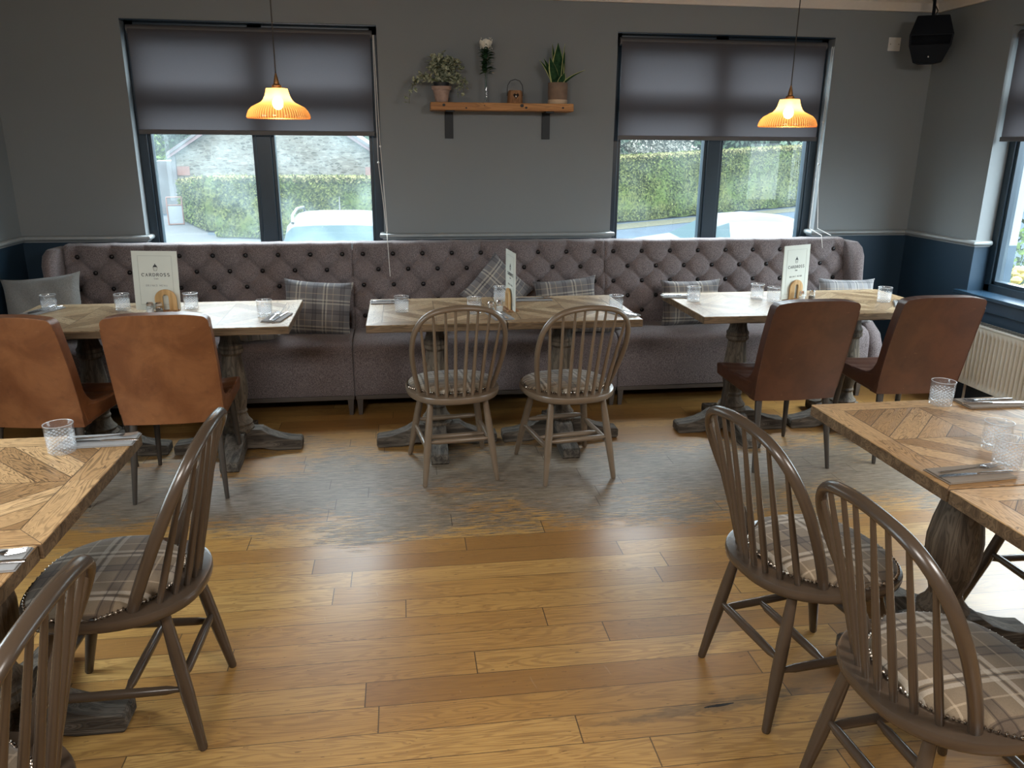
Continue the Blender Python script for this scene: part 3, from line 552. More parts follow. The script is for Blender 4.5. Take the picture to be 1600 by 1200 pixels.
# ------------------------------------------------------------ cushions
def pillow(name, label, wd, ht, th, mat, loc, rot, group='scatter cushions on the banquette', piping='tweed'):
    m = MB(); N = 26
    def side(sg):
        def fn(a, b):
            u, v = a * 2 - 1, b * 2 - 1
            x = wd / 2 * u * (1 - 0.09 * (1 - abs(v) ** 3) * abs(u)); z = ht / 2 * v * (1 - 0.09 * (1 - abs(u) ** 3) * abs(v))
            t_ = th / 2 * ((1 - u ** 4) * (1 - v ** 4)) ** 0.55; wr = 0.006 * math.sin(9 * u + 5 * v) * (1 - u * u) * (1 - v * v)
            return (x, sg * (t_ + wr), z + ht / 2)
        return fn
    m.grid(N, N, side(1)); m.grid(N, N, side(-1))
    o = m.build(name, mat, None, angle=180); o.location = loc; o.rotation_euler = [math.radians(a) for a in rot]; return tag(o, label, 'cushion', group)
pillow('cushion', 'plain light grey cushion leaning at the far left end of the banquette', 0.47, 0.40, 0.13, 'pillow_grey', (-2.10, 4.86, 0.47), (-14, -6, -4))
pillow('cushion', 'grey plaid cushion upright between the left and middle banquette tables', 0.43, 0.35, 0.13, 'plaid_pillow', (-0.55, 4.88, 0.462), (-12, 4, -4))
pillow('cushion', 'grey plaid cushion standing on its corner behind the middle menu', 0.36, 0.36, 0.12, 'plaid_pillow', (0.475, 4.93, 0.578), (-10, 43, 2))
pillow('cushion', 'grey plaid cushion low behind the right half of the middle table', 0.42, 0.32, 0.12, 'plaid_pillow', (1.06, 4.91, 0.475), (-10, -5, 0))
pillow('cushion', 'grey plaid cushion behind the near left corner of the right banquette table', 0.42, 0.31, 0.13, 'plaid_pillow', (1.88, 4.88, 0.468), (-10, 0, 3))
pillow('cushion', 'pale grey plaid cushion at the right wing of the banquette', 0.42, 0.31, 0.12, 'plaid_light', (2.93, 4.80, 0.472), (-10, 2, 3))
pillow('cushion', 'grey plaid cushion lying flat on the seat, below the right end of the left table', 0.34, 0.30, 0.10, 'plaid_light', (-0.905, 4.675, 0.520), (-88, 0, 4))
pillow('cushion', 'plaid cushion lying flat on the seat under the right end of the middle table', 0.38, 0.26, 0.07, 'plaid_pillow', (1.17, 4.675, 0.512), (-88, 0, -3))

# ------------------------------------------------------------ tables
COLP = [(0.0, 0.115), (0.082, 0.115), (0.084, 0.135), (0.074, 0.150), (0.080, 0.165), (0.060, 0.188), (0.050, 0.215), (0.054, 0.232), (0.062, 0.26), (0.074, 0.305), (0.082, 0.36), (0.083, 0.41), (0.074, 0.47), (0.060, 0.53), (0.052, 0.565), (0.061, 0.572), (0.065, 0.585), (0.061, 0.598), (0.056, 0.604), (0.062, 0.625), (0.064, 0.66), (0.066, 0.70), (0.0, 0.70)]
COLB = [(0.0, 0.115), (0.082, 0.115), (0.084, 0.135), (0.072, 0.150), (0.078, 0.163), (0.060, 0.185), (0.050, 0.215), (0.056, 0.228), (0.050, 0.240), (0.056, 0.27), (0.064, 0.315), (0.068, 0.36), (0.064, 0.42), (0.055, 0.49), (0.050, 0.54), (0.057, 0.552), (0.064, 0.556), (0.064, 0.572), (0.057, 0.577), (0.062, 0.582), (0.063, 0.596), (0.055, 0.606), (0.048, 0.635), (0.047, 0.68), (0.055, 0.71), (0.0, 0.71)]
def make_table(mat, prof):
    def mk():
        t = thing('dining_table', None, None)
        top = MB().box(-0.349, 0.349, -0.349, 0.349, 0, 0.004).box(-0.349, 0.349, -0.349, 0.349, -0.034, 0.0, 1).build('tabletop', [mat, 'rim'], t, smooth=False); top.location = (0, 0, 0.756)
        top.modifiers.new('b', 'BEVEL').width = 0.0015
        MB().box(-0.24, 0.24, -0.045, 0.045, 0.694, 0.722).box(-0.045, 0.045, -0.24, 0.24, 0.694, 0.722).build('top_bearer', 'foot', t, bevel=0.004)
        MB().lathe(prof, 28).build('turned_column', 'pedestal', t, angle=30)
        # four scrolled feet
        out = [(0.0, 0.02), (0.12, 0.02), (0.16, 0.008), (0.20, 0.0), (0.325, 0.0), (0.335, 0.012), (0.335, 0.05), (0.325, 0.058), (0.27, 0.064), (0.215, 0.078), (0.165, 0.098), (0.125, 0.125), (0.10, 0.128), (0.0, 0.128)]
        for k in range(4):
            o = MB().prism([(x + (0.046 if k % 2 else 0.0), z) for x, z in out] if False else out, -0.047, 0.047, 'xz').build('foot', 'foot', t, smooth=False, bevel=0.004)
            o.rotation_euler = (0, 0, k * PI / 2)
            if k % 2: o.scale = (1, 0.995, 0.998)
        return t
    return mk
GB = 'tables along the banquette'
for i, (x, y, rz, lab) in enumerate([
    (-1.618, 4.172, 1, 'pale wooden dining table at the far left of the banquette, left half of its pair'),
    (-0.917, 4.172, 1, 'pale wooden dining table below the left pendant lamp, right half of its pair'),
    (0.158, 4.150, 0, 'pale wooden dining table left of the middle menu, behind the left spindle-back chair'),
    (0.860, 4.150, 0, 'pale wooden dining table right of the middle menu, behind the right spindle-back chair'),
    (1.895, 4.172, 0, 'pale wooden dining table left of the right menu, with a free left corner'),
    (2.597, 4.172, 0, 'pale wooden dining table at the far right of the banquette by the radiator')]):
    place('tb', make_table('top_pale', COLB), lab, 'table', (x, y, 0), rz, GB)
GF = 'tables in the foreground'
for (x, y, rz, lab) in [(-1.156, 2.017, 0, 'warm brown wooden table at the left edge with a full tumbler corner, farther of two'),
                        (-1.162, 1.313, 0, 'warm brown wooden table at the lower left edge, nearest of its pair'),
                        (1.726, 2.040, 0.5, 'warm brown wooden table at the right edge, farther of two, below the radiator'),
                        (1.732, 1.334, 0.5, 'warm brown wooden table at the right edge, nearer of two, beside the nearest chair')]:
    place('tf', make_table('top', COLP), lab, 'table', (x, y, 0), rz, GF)

# ------------------------------------------------------------ windsor chairs (front is +y)
def make_windsor(paint):
    def mk():
        t = thing('windsor_chair', None, None); n = 56
        def outl(a, k=1.0, g=0.0):
            c, s_ = math.cos(a), math.sin(a); ex = 2 / 2.5
            x = 0.232 * math.copysign(abs(c) ** ex, c); y = (0.245 if s_ > 0 else 0.222) * math.copysign(abs(s_) ** (0.72 if s_ > 0 else 0.95), s_)
            x *= 1 + 0.04 * (y / 0.22); return (x * k, y * k)
        rings = [(0.0, 0.410), (0.90, 0.410), (0.965, 0.413), (0.990, 0.419), (1.0, 0.430), (1.0, 0.439), (0.990, 0.4455), (0.96, 0.447), (0.0, 0.444)]
        v = []; f = []
        for k, z in rings[1:-1]:
            for i in range(n): x, y = outl(2*PI*i/n, k); v.append((x, y, z))
        R = len(rings) - 2
        for k in range(R - 1):
            for i in range(n): j = (i+1) % n; f.append((k*n+i, k*n+j, (k+1)*n+j, (k+1)*n+i))
        f += [tuple(reversed(range(n))), tuple((R-1)*n+i for i in range(n))]
        MB().add(v, f).build('seat', paint, t, angle=50)
        # plaid pad
        v = []; f = []; cr_ = [(0.845, 0.445), (0.85, 0.452), (0.835, 0.461), (0.78, 0.469), (0.65, 0.476), (0.45, 0.480), (0.22, 0.482), (0.02, 0.483)]
        def pad(a, k):
            x, y = outl(a, 1.0); x *= 1 if y > 0 else 1 - 0.16 * min(1, -y / 0.10); y = y * 0.94 if y > 0 else y * 0.66; return (x * 0.945 * k / 0.85, y * k / 0.85)
        for k, z in cr_:
            for i in range(n): x, y = pad(2*PI*i/n, k); v.append((x, y, z))
        R = len(cr_)
        for k in range(R - 1):
            for i in range(n): j = (i+1) % n; f.append((k*n+i, k*n+j, (k+1)*n+j, (k+1)*n+i))
        f.append(tuple((R-1)*n+i for i in range(n)))
        MB().add(v, f).build('seat_pad', 'plaid_seat', t, angle=60)
        st = MB(); N = 88; seq = []
        for i in range(N * 6): x, y = pad(2*PI*i/(N*6), 0.852); seq.append((x, y, 0.4525))
        st.tube(seq, [0.0012 + 0.0050 * max(0.0, math.cos(2*PI*(i % 6)/6)) ** 0.6 for i in range(N * 6)], 7, closed=True)
        st.build('nailhead_trim', 'brass', t)
        # bow
        half = [(.178, .438), (.194, .50), (.211, .58), (.222, .66), (.223, .71), (.216, .77), (.196, .820), (.163, .859), (.12, .882), (.06, .894), (0, .898)]
        full = [(-a, b) for a, b in half] + [(a, b) for a, b in reversed(half[:-1])]; bp = []
        def cr4(p0, p1, p2, p3, u): return tuple(0.5 * (2*b + (c - a) * u + (2*a - 5*b + 4*c - d) * u*u + (3*b - a - 3*c + d) * u**3) for a, b, c, d in zip(p0, p1, p2, p3))
        for i in range(len(full) - 1):
            for k in range(4):
                q = cr4(full[max(i-1, 0)], full[i], full[i+1], full[min(i+2, len(full)-1)], k / 4); bp.append(q)
        bp.append(full[-1]); bp = [(x, -0.076 - 0.203 * max(0, (z - .445) / .453) ** 1.055, z) for x, z in bp]
        MB().tube(bp, 0.0125, 12, flat=(1.0, 1.28)).build('backrest_bow', paint, t)
        for k in range(8):
            q = (k - 3.5) / 3.5; xb = 0.146 * q; yb = -0.190 + 0.058 * q * q; xt = 0.185 * q
            xt, yt, zt_ = min((p_ for p_ in bp if p_[2] > 0.70), key=lambda p_: abs(p_[0] - xt))
            P0, P1 = Vector((xb, yb, 0.442)), Vector((xt, yt, zt_ - 0.004)); pts = [P0.lerp(P1, u) for u in (0, .12, .3, .5, .75, 1)]
            MB().tube(pts, [0.0088, 0.0098, 0.0098, 0.0088, 0.0072, 0.0058], 9).build('spindle', paint, t)
        legs = {}
        for (sx_, sy_) in ((-1, -1), (1, -1), (-1, 1), (1, 1)):
            top = Vector((0.135 * sx_, 0.135 * sy_ + (0.0), 0.418)); ft = Vector(((0.182 if sy_ < 0 else 0.201) * sx_, -0.208 if sy_ < 0 else 0.238, 0.0))
            legs[(sx_, sy_)] = (top, ft); pts = [top.lerp(ft, u) for u in (0, .12, .35, .6, .85, 0.985, 1)]
            MB().tube(pts, [0.0135, 0.0155, 0.0185, 0.0185, 0.0145, 0.0125, 0.010], 12).build('leg', paint, t)
        def at(k, h): a, b = legs[k]; return a.lerp(b, 1 - h / 0.418)
        def st_(a, b):
            pts = [a.lerp(b, u) for u in (0, .08, .14, .5, .86, .92, 1)]
            MB().tube(pts, [0.0075, 0.009, 0.0125, 0.0138, 0.0125, 0.009, 0.0075], 10).build('stretcher', paint, t)
        sl = (at((-1, -1), 0.185), at((-1, 1), 0.185)); sr = (at((1, -1), 0.185), at((1, 1), 0.185)); st_(*sl); st_(*sr)
        st_(at((-1, -1), 0.215), at((1, -1), 0.215)); st_(sl[0].lerp(sl[1], 0.42), sr[0].lerp(sr[1], 0.42)); st_(at((-1, 1), 0.215), at((1, 1), 0.215))
        return t
    return mk
GW = 'bow-back spindle chairs with plaid seats'
MKW, MKD = make_windsor('taupe'), make_windsor('taupe_dark')
place('wc', MKW, 'taupe spindle-back chair tucked at the middle table, left of the two there', 'chair', (0.229, 3.780, 0), 6.3, GW)
place('wc', MKW, 'taupe spindle-back chair tucked at the middle table, right of the two there', 'chair', (0.808, 3.722, 0), 8.5, GW)
place('wd', MKD, 'dark spindle-back chair on the left with its whole plaid seat and legs showing', 'chair', (-0.795, 2.062, 0), 88.8, GW)
place('wd', MKD, 'dark spindle-back chair cut off by the lower left corner', 'chair', (-0.865, 1.230, 0), 88, GW)
place('wd', MKD, 'dark spindle-back chair on the right, whole back bow and legs showing', 'chair', (1.162, 1.947, 0), -81.3, GW)
place('wd', MKD, 'dark spindle-back chair nearest the lower right corner', 'chair', (1.208, 1.381, 0), -86.7, GW)
place('wd', MKD, 'dark spindle-back chair mostly hidden beyond the right foreground table', 'chair', (2.245, 2.09, 0), 90, GW)

# ------------------------------------------------------------ leather chairs (front is +y)
def make_leather(mat):
    def mk():
        t = thing('leather_dining_chair', None, None)
        # wrapped back shell, bottom z .385 to top .905
        def back(sg, off):
            def fn(a, b):
                b = 1 - (1 - b) ** 2.2; u = a * 2 - 1; z = 0.375 + 0.535 * b; y = -0.195 - 0.115 * b - 0.02 * b * b
                w_ = 0.218 + 0.006 * math.sin(b * PI)
                if b > 0.94: k = (b - 0.94) / 0.06; w_ -= 0.032 * (1 - math.sqrt(max(0, 1 - k * k)))
                zz = z - (0.012 * u ** 4 if b > 0.5 else 0) * (b - 0.5) * 2
                curve = -0.018 * (1 - u * u) 
                return (u * w_, y + off + sg * 0.0 + curve * (1 if sg < 0 else 0.6), zz)
            return fn
        n1, n2 = 16, 34; A = MB(); A.grid(n1, n2, back(-1, 0)); A.grid(n1, n2, back(1, 0.062)); w1 = n1 + 1; N = w1 * (n2 + 1)
        per = [i for i in range(w1)] + [j * w1 + n1 for j in range(1, n2 + 1)] + [n2 * w1 + i for i in range(n1 - 1, -1, -1)] + [j * w1 for j in range(n2 - 1, 0, -1)]
        A.f += [(per[k], per[(k+1) % len(per)], per[(k+1) % len(per)] + N, per[k] + N) for k in range(len(per))]; A.mi += [0] * len(per)
        A.build('backrest', mat, t, bevel=0.014, seg=3, angle=50)
        pp = [bk for bk in [back(-1, 0)(0, j / 20) for j in range(1, 14)]]
        for sg in (1, -1): MB().tube([(sg * (x - 0.001), y + 0.002, z) for x, y, z in pp], 0.0035, 6).build('piping', mat, t)
        # seat with swept sides
        s = MB()
        def top(a, b):
            u = a * 2 - 1; y = -0.16 + 0.42 * b; h = 0.462 - 0.022 * math.sin(PI * b) + 0.012 * abs(u) ** 3
            if b > 0.85: h -= 0.02 * ((b - 0.85) / 0.15) ** 2
            return (u * (0.222 + 0.012 * b), y, h + 0.0035 * abs(math.sin(PI * b * 6)))
        def bot(a, b):
            x, y, h = top(a, b); return (x * 0.97, y, 0.372 + 0.018 * b)
        n1, n2 = 14, 30; s.grid(n1, n2, top); s.grid(n1, n2, bot); w1 = n1 + 1; N = w1 * (n2 + 1)
        per = [i for i in range(w1)] + [j * w1 + n1 for j in range(1, n2 + 1)] + [n2 * w1 + i for i in range(n1 - 1, -1, -1)] + [j * w1 for j in range(n2 - 1, 0, -1)]
        s.f += [(per[k], per[(k+1) % len(per)], per[(k+1) % len(per)] + N, per[k] + N) for k in range(len(per))]; s.mi += [0] * len(per)
        s.build('seat', mat, t, bevel=0.010, seg=3, angle=50)
        for sg in (-1, 1):  # curved side gusset joining back and seat
            g = [(-0.17, 0.385), (0.10, 0.40), (0.06, 0.455), (-0.02, 0.458), (-0.07, 0.465), (-0.105, 0.478), (-0.135, 0.502), (-0.157, 0.535), (-0.175, 0.575), (-0.192, 0.625), (-0.225, 0.625), (-0.21, 0.50)]
            MB().prism(g, sg * 0.196, sg * 0.221, 'yz').build('side_gusset', mat, t, bevel=0.008, seg=2)
        for (sx_, sy_) in ((-1, -1), (1, -1), (-1, 1), (1, 1)):
            a = Vector((0.183 * sx_, -0.175 if sy_ < 0 else 0.205, 0.385)); b = Vector((0.205 * sx_, -0.243 if sy_ < 0 else 0.238, 0.0))
            MB().tube([a, a.lerp(b, .3), a.lerp(b, .97), b], [0.0185, 0.0165, 0.0105, 0.0095], 10).build('leg', 'leg_black', t)
        return t
    return mk
GL = 'leather dining chairs at the banquette tables'
LT, LD = make_leather('leather'), make_leather('leather_dark')
place('lt', LT, 'tan leather chair cut off by the left edge', 'chair', (-1.640, 3.785, 0), -8, GL)
place('lt', LT, 'tan leather chair in front of the left menu, whole back showing', 'chair', (-1.076, 3.770, 0), 2.5, GL)
place('ld', LD, 'chestnut leather chair in front of the right menu', 'chair', (1.957, 3.770, 0), 1, GL)
place('ld', LD, 'chestnut leather chair nearest the radiator', 'chair', (2.655, 3.800, 0), -1, GL)

# ------------------------------------------------------------ pendants
def pendant(x, y, z, label):
    t = thing('pendant_lamp', label, 'lamp', (x, y, z), 0, 'amber glass pendant lamps')
    pr = [(0.146, 0.0), (0.147, 0.006), (0.144, 0.018), (0.136, 0.036), (0.121, 0.052), (0.098, 0.064), (0.078, 0.074), (0.066, 0.086), (0.058, 0.102), (0.053, 0.120), (0.050, 0.136)]
    inner = [(r - 0.004, h) for r, h in reversed(pr)]
    MB().lathe(pr + [(0.0, 0.137)], 144, rib=lambda i, k: (0.022 if i % 2 else -0.006) if 0 < k < 10 else 0).build('glass_shade', 'shade', t, angle=180, fix=True)
    MB().tube([(0.146 * math.cos(2*PI*i/48), 0.146 * math.sin(2*PI*i/48), 0.001) for i in range(48)], 0.0022, 6, closed=True).build('shade_rim', 'shade', t)
    MB().lathe([(0, 0.136), (0.022, 0.136), (0.022, 0.150), (0.013, 0.156), (0.012, 0.168), (0.007, 0.190), (0.003, 0.205), (0, 0.205)], 16).build('lamp_cap', 'lampbrass', t)
    MB().sphere((0, 0, 0.070), (0.026, 0.026, 0.030), 14).build('bulb', 'bulb', t)
    MB().tube([(0, 0, 0.2), (0.0015, 0, 0.6), (0, 0, 2.575 - z)], 0.0030, 6).build('cord', 'cord', t)
    l = bpy.data.lights.new('bulb_light', 'POINT'); l.energy = 0.75; l.color = (1.0, 0.60, 0.25); l.shadow_soft_size = 0.03; lo = bpy.data.objects.new('bulb_light', l); COL.objects.link(lo); lo.parent = t; lo.location = (0, 0, 0.030)
    return t
pendant(-0.570, 4.10, 1.725, 'lit amber glass pendant lamp in front of the left blind')
pendant(2.030, 4.10, 1.712, 'lit amber glass pendant lamp in front of the right blind')

# ------------------------------------------------------------ shelf and its things
sh = thing('wall_shelf', 'rustic pine wall shelf on two black brackets between the windows', 'shelf', (0.66, YB, 1.82))
bo = MB().box(-0.457, 0.452, -0.170, -0.004, 0.0, 0.047).build('shelf_board', 'pine', sh, bevel=0.004)
kn = MB()
for kx, kz, kr in ((-0.375, 0.030, 0.008), (-0.235, 0.014, 0.005), (0.118, 0.032, 0.010), (0.145, 0.020, 0.007), (0.382, 0.022, 0.006), (-0.12, 0.03, 0.003)): kn.sphere((kx, -0.170, kz), (kr * 1.2, 0.0012, kr), 10)
kn.build('knot', 'soil', sh)
for bx_ in (-0.335, 0.302):
    MB().box(bx_ - 0.027, bx_ + 0.027, -0.008, -0.002, -0.168, 0.0).box(bx_ - 0.027, bx_ + 0.027, -0.150, -0.002, -0.007, -0.001).box(bx_ - 0.027, bx_ + 0.027, -0.154, -0.146, -0.010, 0.0).build('bracket', 'iron', sh, bevel=0.0015)
ZS, YS = 1.8672, 5.255
def leaf_quad(mb, c, d, up, L, W, mi=0):
    d = d.normalized(); s_ = d.cross(up).normalized(); n_ = s_.cross(d)
    P_ = [c, c + d * L * .25 + s_ * W * .5, c + d * L * .6 + s_ * W * .42 - n_ * L * .05, c + d * L - n_ * L * .18, c + d * L * .6 - s_ * W * .42 - n_ * L * .05, c + d * L * .25 - s_ * W * .5, c + d * L * .5 - n_ * L * .0 + n_ * W * .12]
    mb.add(P_, [(0, 1, 6), (1, 2, 6), (2, 3, 6), (3, 4, 6), (4, 5, 6), (5, 0, 6)], mi)
def rv(): return Vector((random.uniform(-1, 1), random.uniform(-1, 1), random.uniform(-1, 1)))
iv = thing('potted_ivy', 'variegated trailing ivy in a weathered terracotta pot on the shelf', 'plant', (0.275, YS - 0.01, ZS))
MB().lathe([(0, 0), (0.038, 0), (0.053, 0.072), (0.060, 0.074), (0.063, 0.095), (0.054, 0.095), (0.052, 0.08), (0, 0.08)], 28).build('pot', 'terracotta', iv, angle=35)
MB().lathe([(0, 0.07), (0.042, 0.07), (0.050, 0.118), (0.046, 0.118), (0.0, 0.110)], 24).build('inner_pot', 'soil', iv)
stems = MB(); lv = MB()
def frond(p0, p1, p2, n_, spread, L):
    pts = [Vector(p0) * (1-u)**2 + Vector(p1) * 2*u*(1-u) + Vector(p2) * u*u for u in [i / 10 for i in range(11)]]
    stems.tube(pts, 0.0014, 4)
    for k in range(n_):
        u = random.uniform(0.15, 1); i = min(9, int(u * 10)); p = pts[i].lerp(pts[i+1], u * 10 - i) + rv() * spread
        d = (rv() + Vector((0, -0.5, -0.1))); leaf_quad(lv, p, d, Vector((0, -0.3, 1)) + rv() * 0.6, L * random.uniform(0.7, 1.2), L * random.uniform(0.6, 0.95))
for k in range(56):
    a = random.uniform(0, 2*PI); r = random.uniform(0.05, 0.155); zt_ = 0.115 + 0.185 * math.sqrt(max(0, 1 - (r / 0.18)**2)) * random.uniform(0.55, 1)
    ex = r * math.cos(a); ey = max(-0.13, min(0.075, r * math.sin(a) * 0.6 - 0.01)); frond((0, 0, 0.11), (ex * 0.4, ey * 0.3, zt_ * 1.05), (ex, ey, zt_), 6, 0.014, 0.036)
for ex, zt_ in ((-0.205, -0.012), (-0.185, 0.05), (-0.17, 0.085), (-0.15, 0.11), (0.135, 0.035), (0.10, 0.028), (0.155, 0.09), (0.13, 0.10)):
    frond((0, -0.02, 0.11), (ex * 0.95, -0.05, 0.20), (ex, -0.055 - random.uniform(0, .03), zt_), 14, 0.014, 0.034)
lv.v = [(x, min(y, 0.082), z) for x, y, z in lv.v]
lv.build('foliage', 'ivy', iv, fix=False, smooth=False); stems.build('stem', 'ivystem', iv)
vs = MB().lathe([(0, 0), (0.019, 0), (0.020, 0.006), (0.015, 0.02), (0.0125, 0.06), (0.0115, 0.12), (0.014, 0.155), (0.012, 0.155), (0.0098, 0.12), (0.0105, 0.06), (0.012, 0.02), (0, 0.012)], 20).build('bud_vase', 'glass'); vs.location = (0.558, YS, ZS)
tag(vs, 'slim clear glass bud vase on the shelf holding the white rose', 'vase')
ro = thing('white_rose', 'white rose with dark leaves and tiny white filler flowers in the bud vase', 'flower', (0.558, YS, ZS))
MB().tube([(0.002, 0, 0.014), (-0.003, 0, 0.15), (-0.002, -0.004, 0.32)], 0.0022, 6).tube([(-0.002, 0, 0.016), (0.004, 0, 0.15), (0.022, -0.004, 0.33)], 0.0012, 5).tube([(-0.001, 0, 0.015), (-0.004, 0, 0.15), (-0.03, -0.004, 0.33)], 0.0010, 5).build('stem', 'green_dark', ro)
pe = MB()
for k in range(15):
    a = k * 2.399; rr = 0.004 + 0.0014 * k; hh = 0.052 - 0.0009 * k; c0 = Vector((rr * math.cos(a) - 0.002, rr * math.sin(a) - 0.004, 0.318))
    def pf_(u, v, a=a, rr=rr, hh=hh): 
        th_ = a + (u - 0.5) * (2.0 - 0.05 * k); r2 = rr * (0.35 + 0.85 * math.sin(v * PI * 0.62)) + (0.006 * v ** 3 if k > 8 else 0)
        return (r2 * math.cos(th_) - 0.002, r2 * math.sin(th_) - 0.004, 0.316 + hh * v * (1 - 0.18 * (2*u-1)**2))
    pe.grid(6, 6, pf_)
pe.v = [((x + .002) * 1.35 - .002, (y + .004) * 1.2 - .004, .316 + (z - .316) * 1.25) for x, y, z in pe.v]; pe.build('bloom', 'petal', ro, fix=False, angle=180)
lf = MB()
for k in range(84):
    z = 0.175 + 0.145 * (k / 84); a = k * 2.1; d = Vector((math.cos(a), math.sin(a) * 0.8, 0.55 + random.uniform(-.5, .5))); leaf_quad(lf, Vector((0, 0, z)), d, Vector((0, 0, 1)), random.uniform(0.042, 0.070), 0.028)
lf.build('leaves', 'green_dark', ro, fix=False, smooth=False)
gy = MB()
for k in range(42): gy.sphere((random.choice((-1, 1)) * random.uniform(0.018, 0.038), random.uniform(-0.02, 0.015), random.uniform(0.315, 0.385)), 0.0028, 5)
gy.build('filler_flowers', 'petal', ro)
la = thing('lantern', 'small brown wooden lantern with a heart cut-out and wire handle on the shelf', 'lantern', (0.742, YS - 0.01, ZS))
MB().lathe([(0, 0), (0.050, 0), (0.049, 0.03), (0.046, 0.070), (0.040, 0.078), (0.036, 0.078), (0.034, 0.01), (0, 0.01)], 20).build('lantern_body', 'lantern', la)
hp = []
for i in range(24):
    a = 2*PI*i/24; hp.append((0.0011 * 16 * math.sin(a) ** 3, 0.044 + 0.0011 * (13 * math.cos(a) - 5 * math.cos(2*a) - 2 * math.cos(3*a) - math.cos(4*a))))
MB().prism(hp, -0.0525, -0.040, 'xz').build('dark_heart_panel', 'heart_shade', la, smooth=False); MB().sphere((-0.001, -0.052, 0.040), (0.005, 0.003, 0.006), 8).build('heart_pin', 'white', la)  # solid dark heart panel, its colour standing in for shade inside the cut-out
MB().tube([(-0.050, 0, 0.045), (-0.050, 0, 0.085), (-0.046, 0, 0.110), (-0.030, 0, 0.135), (0, 0, 0.145), (0.030, 0, 0.135), (0.046, 0, 0.110), (0.050, 0, 0.085), (0.050, 0, 0.045)], 0.0022, 6).build('handle', 'iron', la)
sp = thing('snake_plant', 'snake plant with yellow-edged leaves in a brown and cream pot on the shelf', 'plant', (1.018, YS - 0.01, ZS))
MB().lathe([(0, 0), (0.060, 0), (0.063, 0.006), (0.063, 0.024), (0.061, 0.026), (0, 0.026)], 32).build('pot_base', 'creamglaze', sp, angle=35); MB().lathe([(0, 0.026), (0.061, 0.026), (0.063, 0.07), (0.063, 0.128), (0.056, 0.128), (0.055, 0.115), (0, 0.115)], 32).build('pot', 'cane', sp, angle=35)
for (bx_, by, tx, ty, h, wd, tw) in [(0.0, 0.005, -0.002, 0.01, 0.255, 0.058, 0.1), (-0.018, -0.01, -0.062, -0.03, 0.165, 0.050, 0.4), (-0.03, 0.0, -0.125, -0.02, 0.180, 0.030, 0.7), (0.02, 0.0, 0.045, 0.02, 0.250, 0.026, 1.2), (0.03, -0.01, 0.168, -0.03, 0.112, 0.030, 0.9), (-0.012, 0.015, -0.035, 0.03, 0.250, 0.026, 0.5), (0.012, -0.02, 0.035, -0.04, 0.075, 0.034, 0.0), (0.02, 0.02, 0.05, 0.04, 0.205, 0.03, 0.4), (-0.025, -0.01, -0.095, 0.0, 0.16, 0.03, 0.2)]:
    lfm = MB(); N = 12
    for k in range(N + 1):
        u = k / N; c = Vector((bx_ + (tx - bx_) * u ** 1.4, by + (ty - by) * u ** 1.4, 0.112 + h * (u - 0.18 * (abs(tx) > 0.1) * u * u * 1.0)))
        w_ = wd * 1.95 * (0.55 + 0.9 * u - 1.1 * u * u) * (1 - u ** 4) + 0.001; a = tw; ax = Vector((math.cos(a), math.sin(a), 0)); ay = Vector((-math.sin(a), math.cos(a), 0))
        for q in (-0.5, -0.41, 0, 0.41, 0.5): lfm.v.append(tuple(c + ax * q * w_ + ay * (0.25 * w_ * (q * q * 4 - 1) * 0.6)))
    for k in range(N):
        for j in range(4): lfm.f.append((k*5+j, k*5+j+1, (k+1)*5+j+1, (k+1)*5+j)); lfm.mi.append(1 if j in (0, 3) else 0)
    o = lfm.build('leaf', ['snake', 'snake_edge'], sp, fix=False, angle=180); so = o.modifiers.new('t', 'SOLIDIFY'); so.thickness = 0.003

# ------------------------------------------------------------ wall fittings, radiator, speaker
sw = thing('switch_plate', 'small off-white blank switch plate on the back wall left of the speaker', 'switch', (3.357, YB, 2.287))
MB().box(-0.043, 0.043, -0.010, 0.0, -0.043, 0.043).build('plate', 'white', sw, bevel=0.003); MB().sphere((-0.030, -0.010, 0), (0.003, 0.001, 0.003), 8).sphere((0.030, -0.010, 0), (0.003, 0.001, 0.003), 8).build('screw', 'iron', sw)
sk = thing('loudspeaker', 'black angular loudspeaker hanging in the right-hand ceiling corner', 'speaker', (3.46, 5.12, 2.145), 0)
dn = Vector((-0.5, -0.85, 0)).normalized(); sd_ = Vector((0.85, -0.5, 0)).normalized()
skp = MB(); hexa = []
for zz, wf, wb_, df, db in ((0.0, 0.085, 0.05, 0.06, -0.07), (0.10, 0.125, 0.06, 0.115, -0.09), (0.165, 0.13, 0.07, 0.125, -0.09), (0.285, 0.095, 0.05, 0.07, -0.08)):
    for s_, d_ in ((-wf, df), (wf, df), (wb_, db), (-wb_, db)): p = sd_ * s_ + dn * d_; skp.v.append((p.x, p.y, zz))
skp.f = [(3, 2, 1, 0), (12, 13, 14, 15)] + [(k*4+i, k*4+(i+1) % 4, (k+1)*4+(i+1) % 4, (k+1)*4+i) for k in range(3) for i in range(4)]; skp.mi = [0] * len(skp.f)
skp.build('cabinet', 'speaker', sk, smooth=False, bevel=0.006)
gr = MB(); g0 = [sd_ * s_ + dn * d_ for s_, d_ in ((-0.112, 0.1175), (0.112, 0.1175), (0.117, 0.1275), (-0.117, 0.1275))]
gr.add([(g0[0].x, g0[0].y, 0.104), (g0[1].x, g0[1].y, 0.104), (g0[2].x, g0[2].y, 0.16), (g0[3].x, g0[3].y, 0.16)], [(0, 1, 2, 3)]); gg = gr.build('grille', 'grille', sk, fix=False); gg.modifiers.new('t', 'SOLIDIFY').thickness = 0.003
p = dn * 0.095; MB().sphere((p.x, p.y, 0.035), 0.007, 10).build('badge', 'steel', sk)
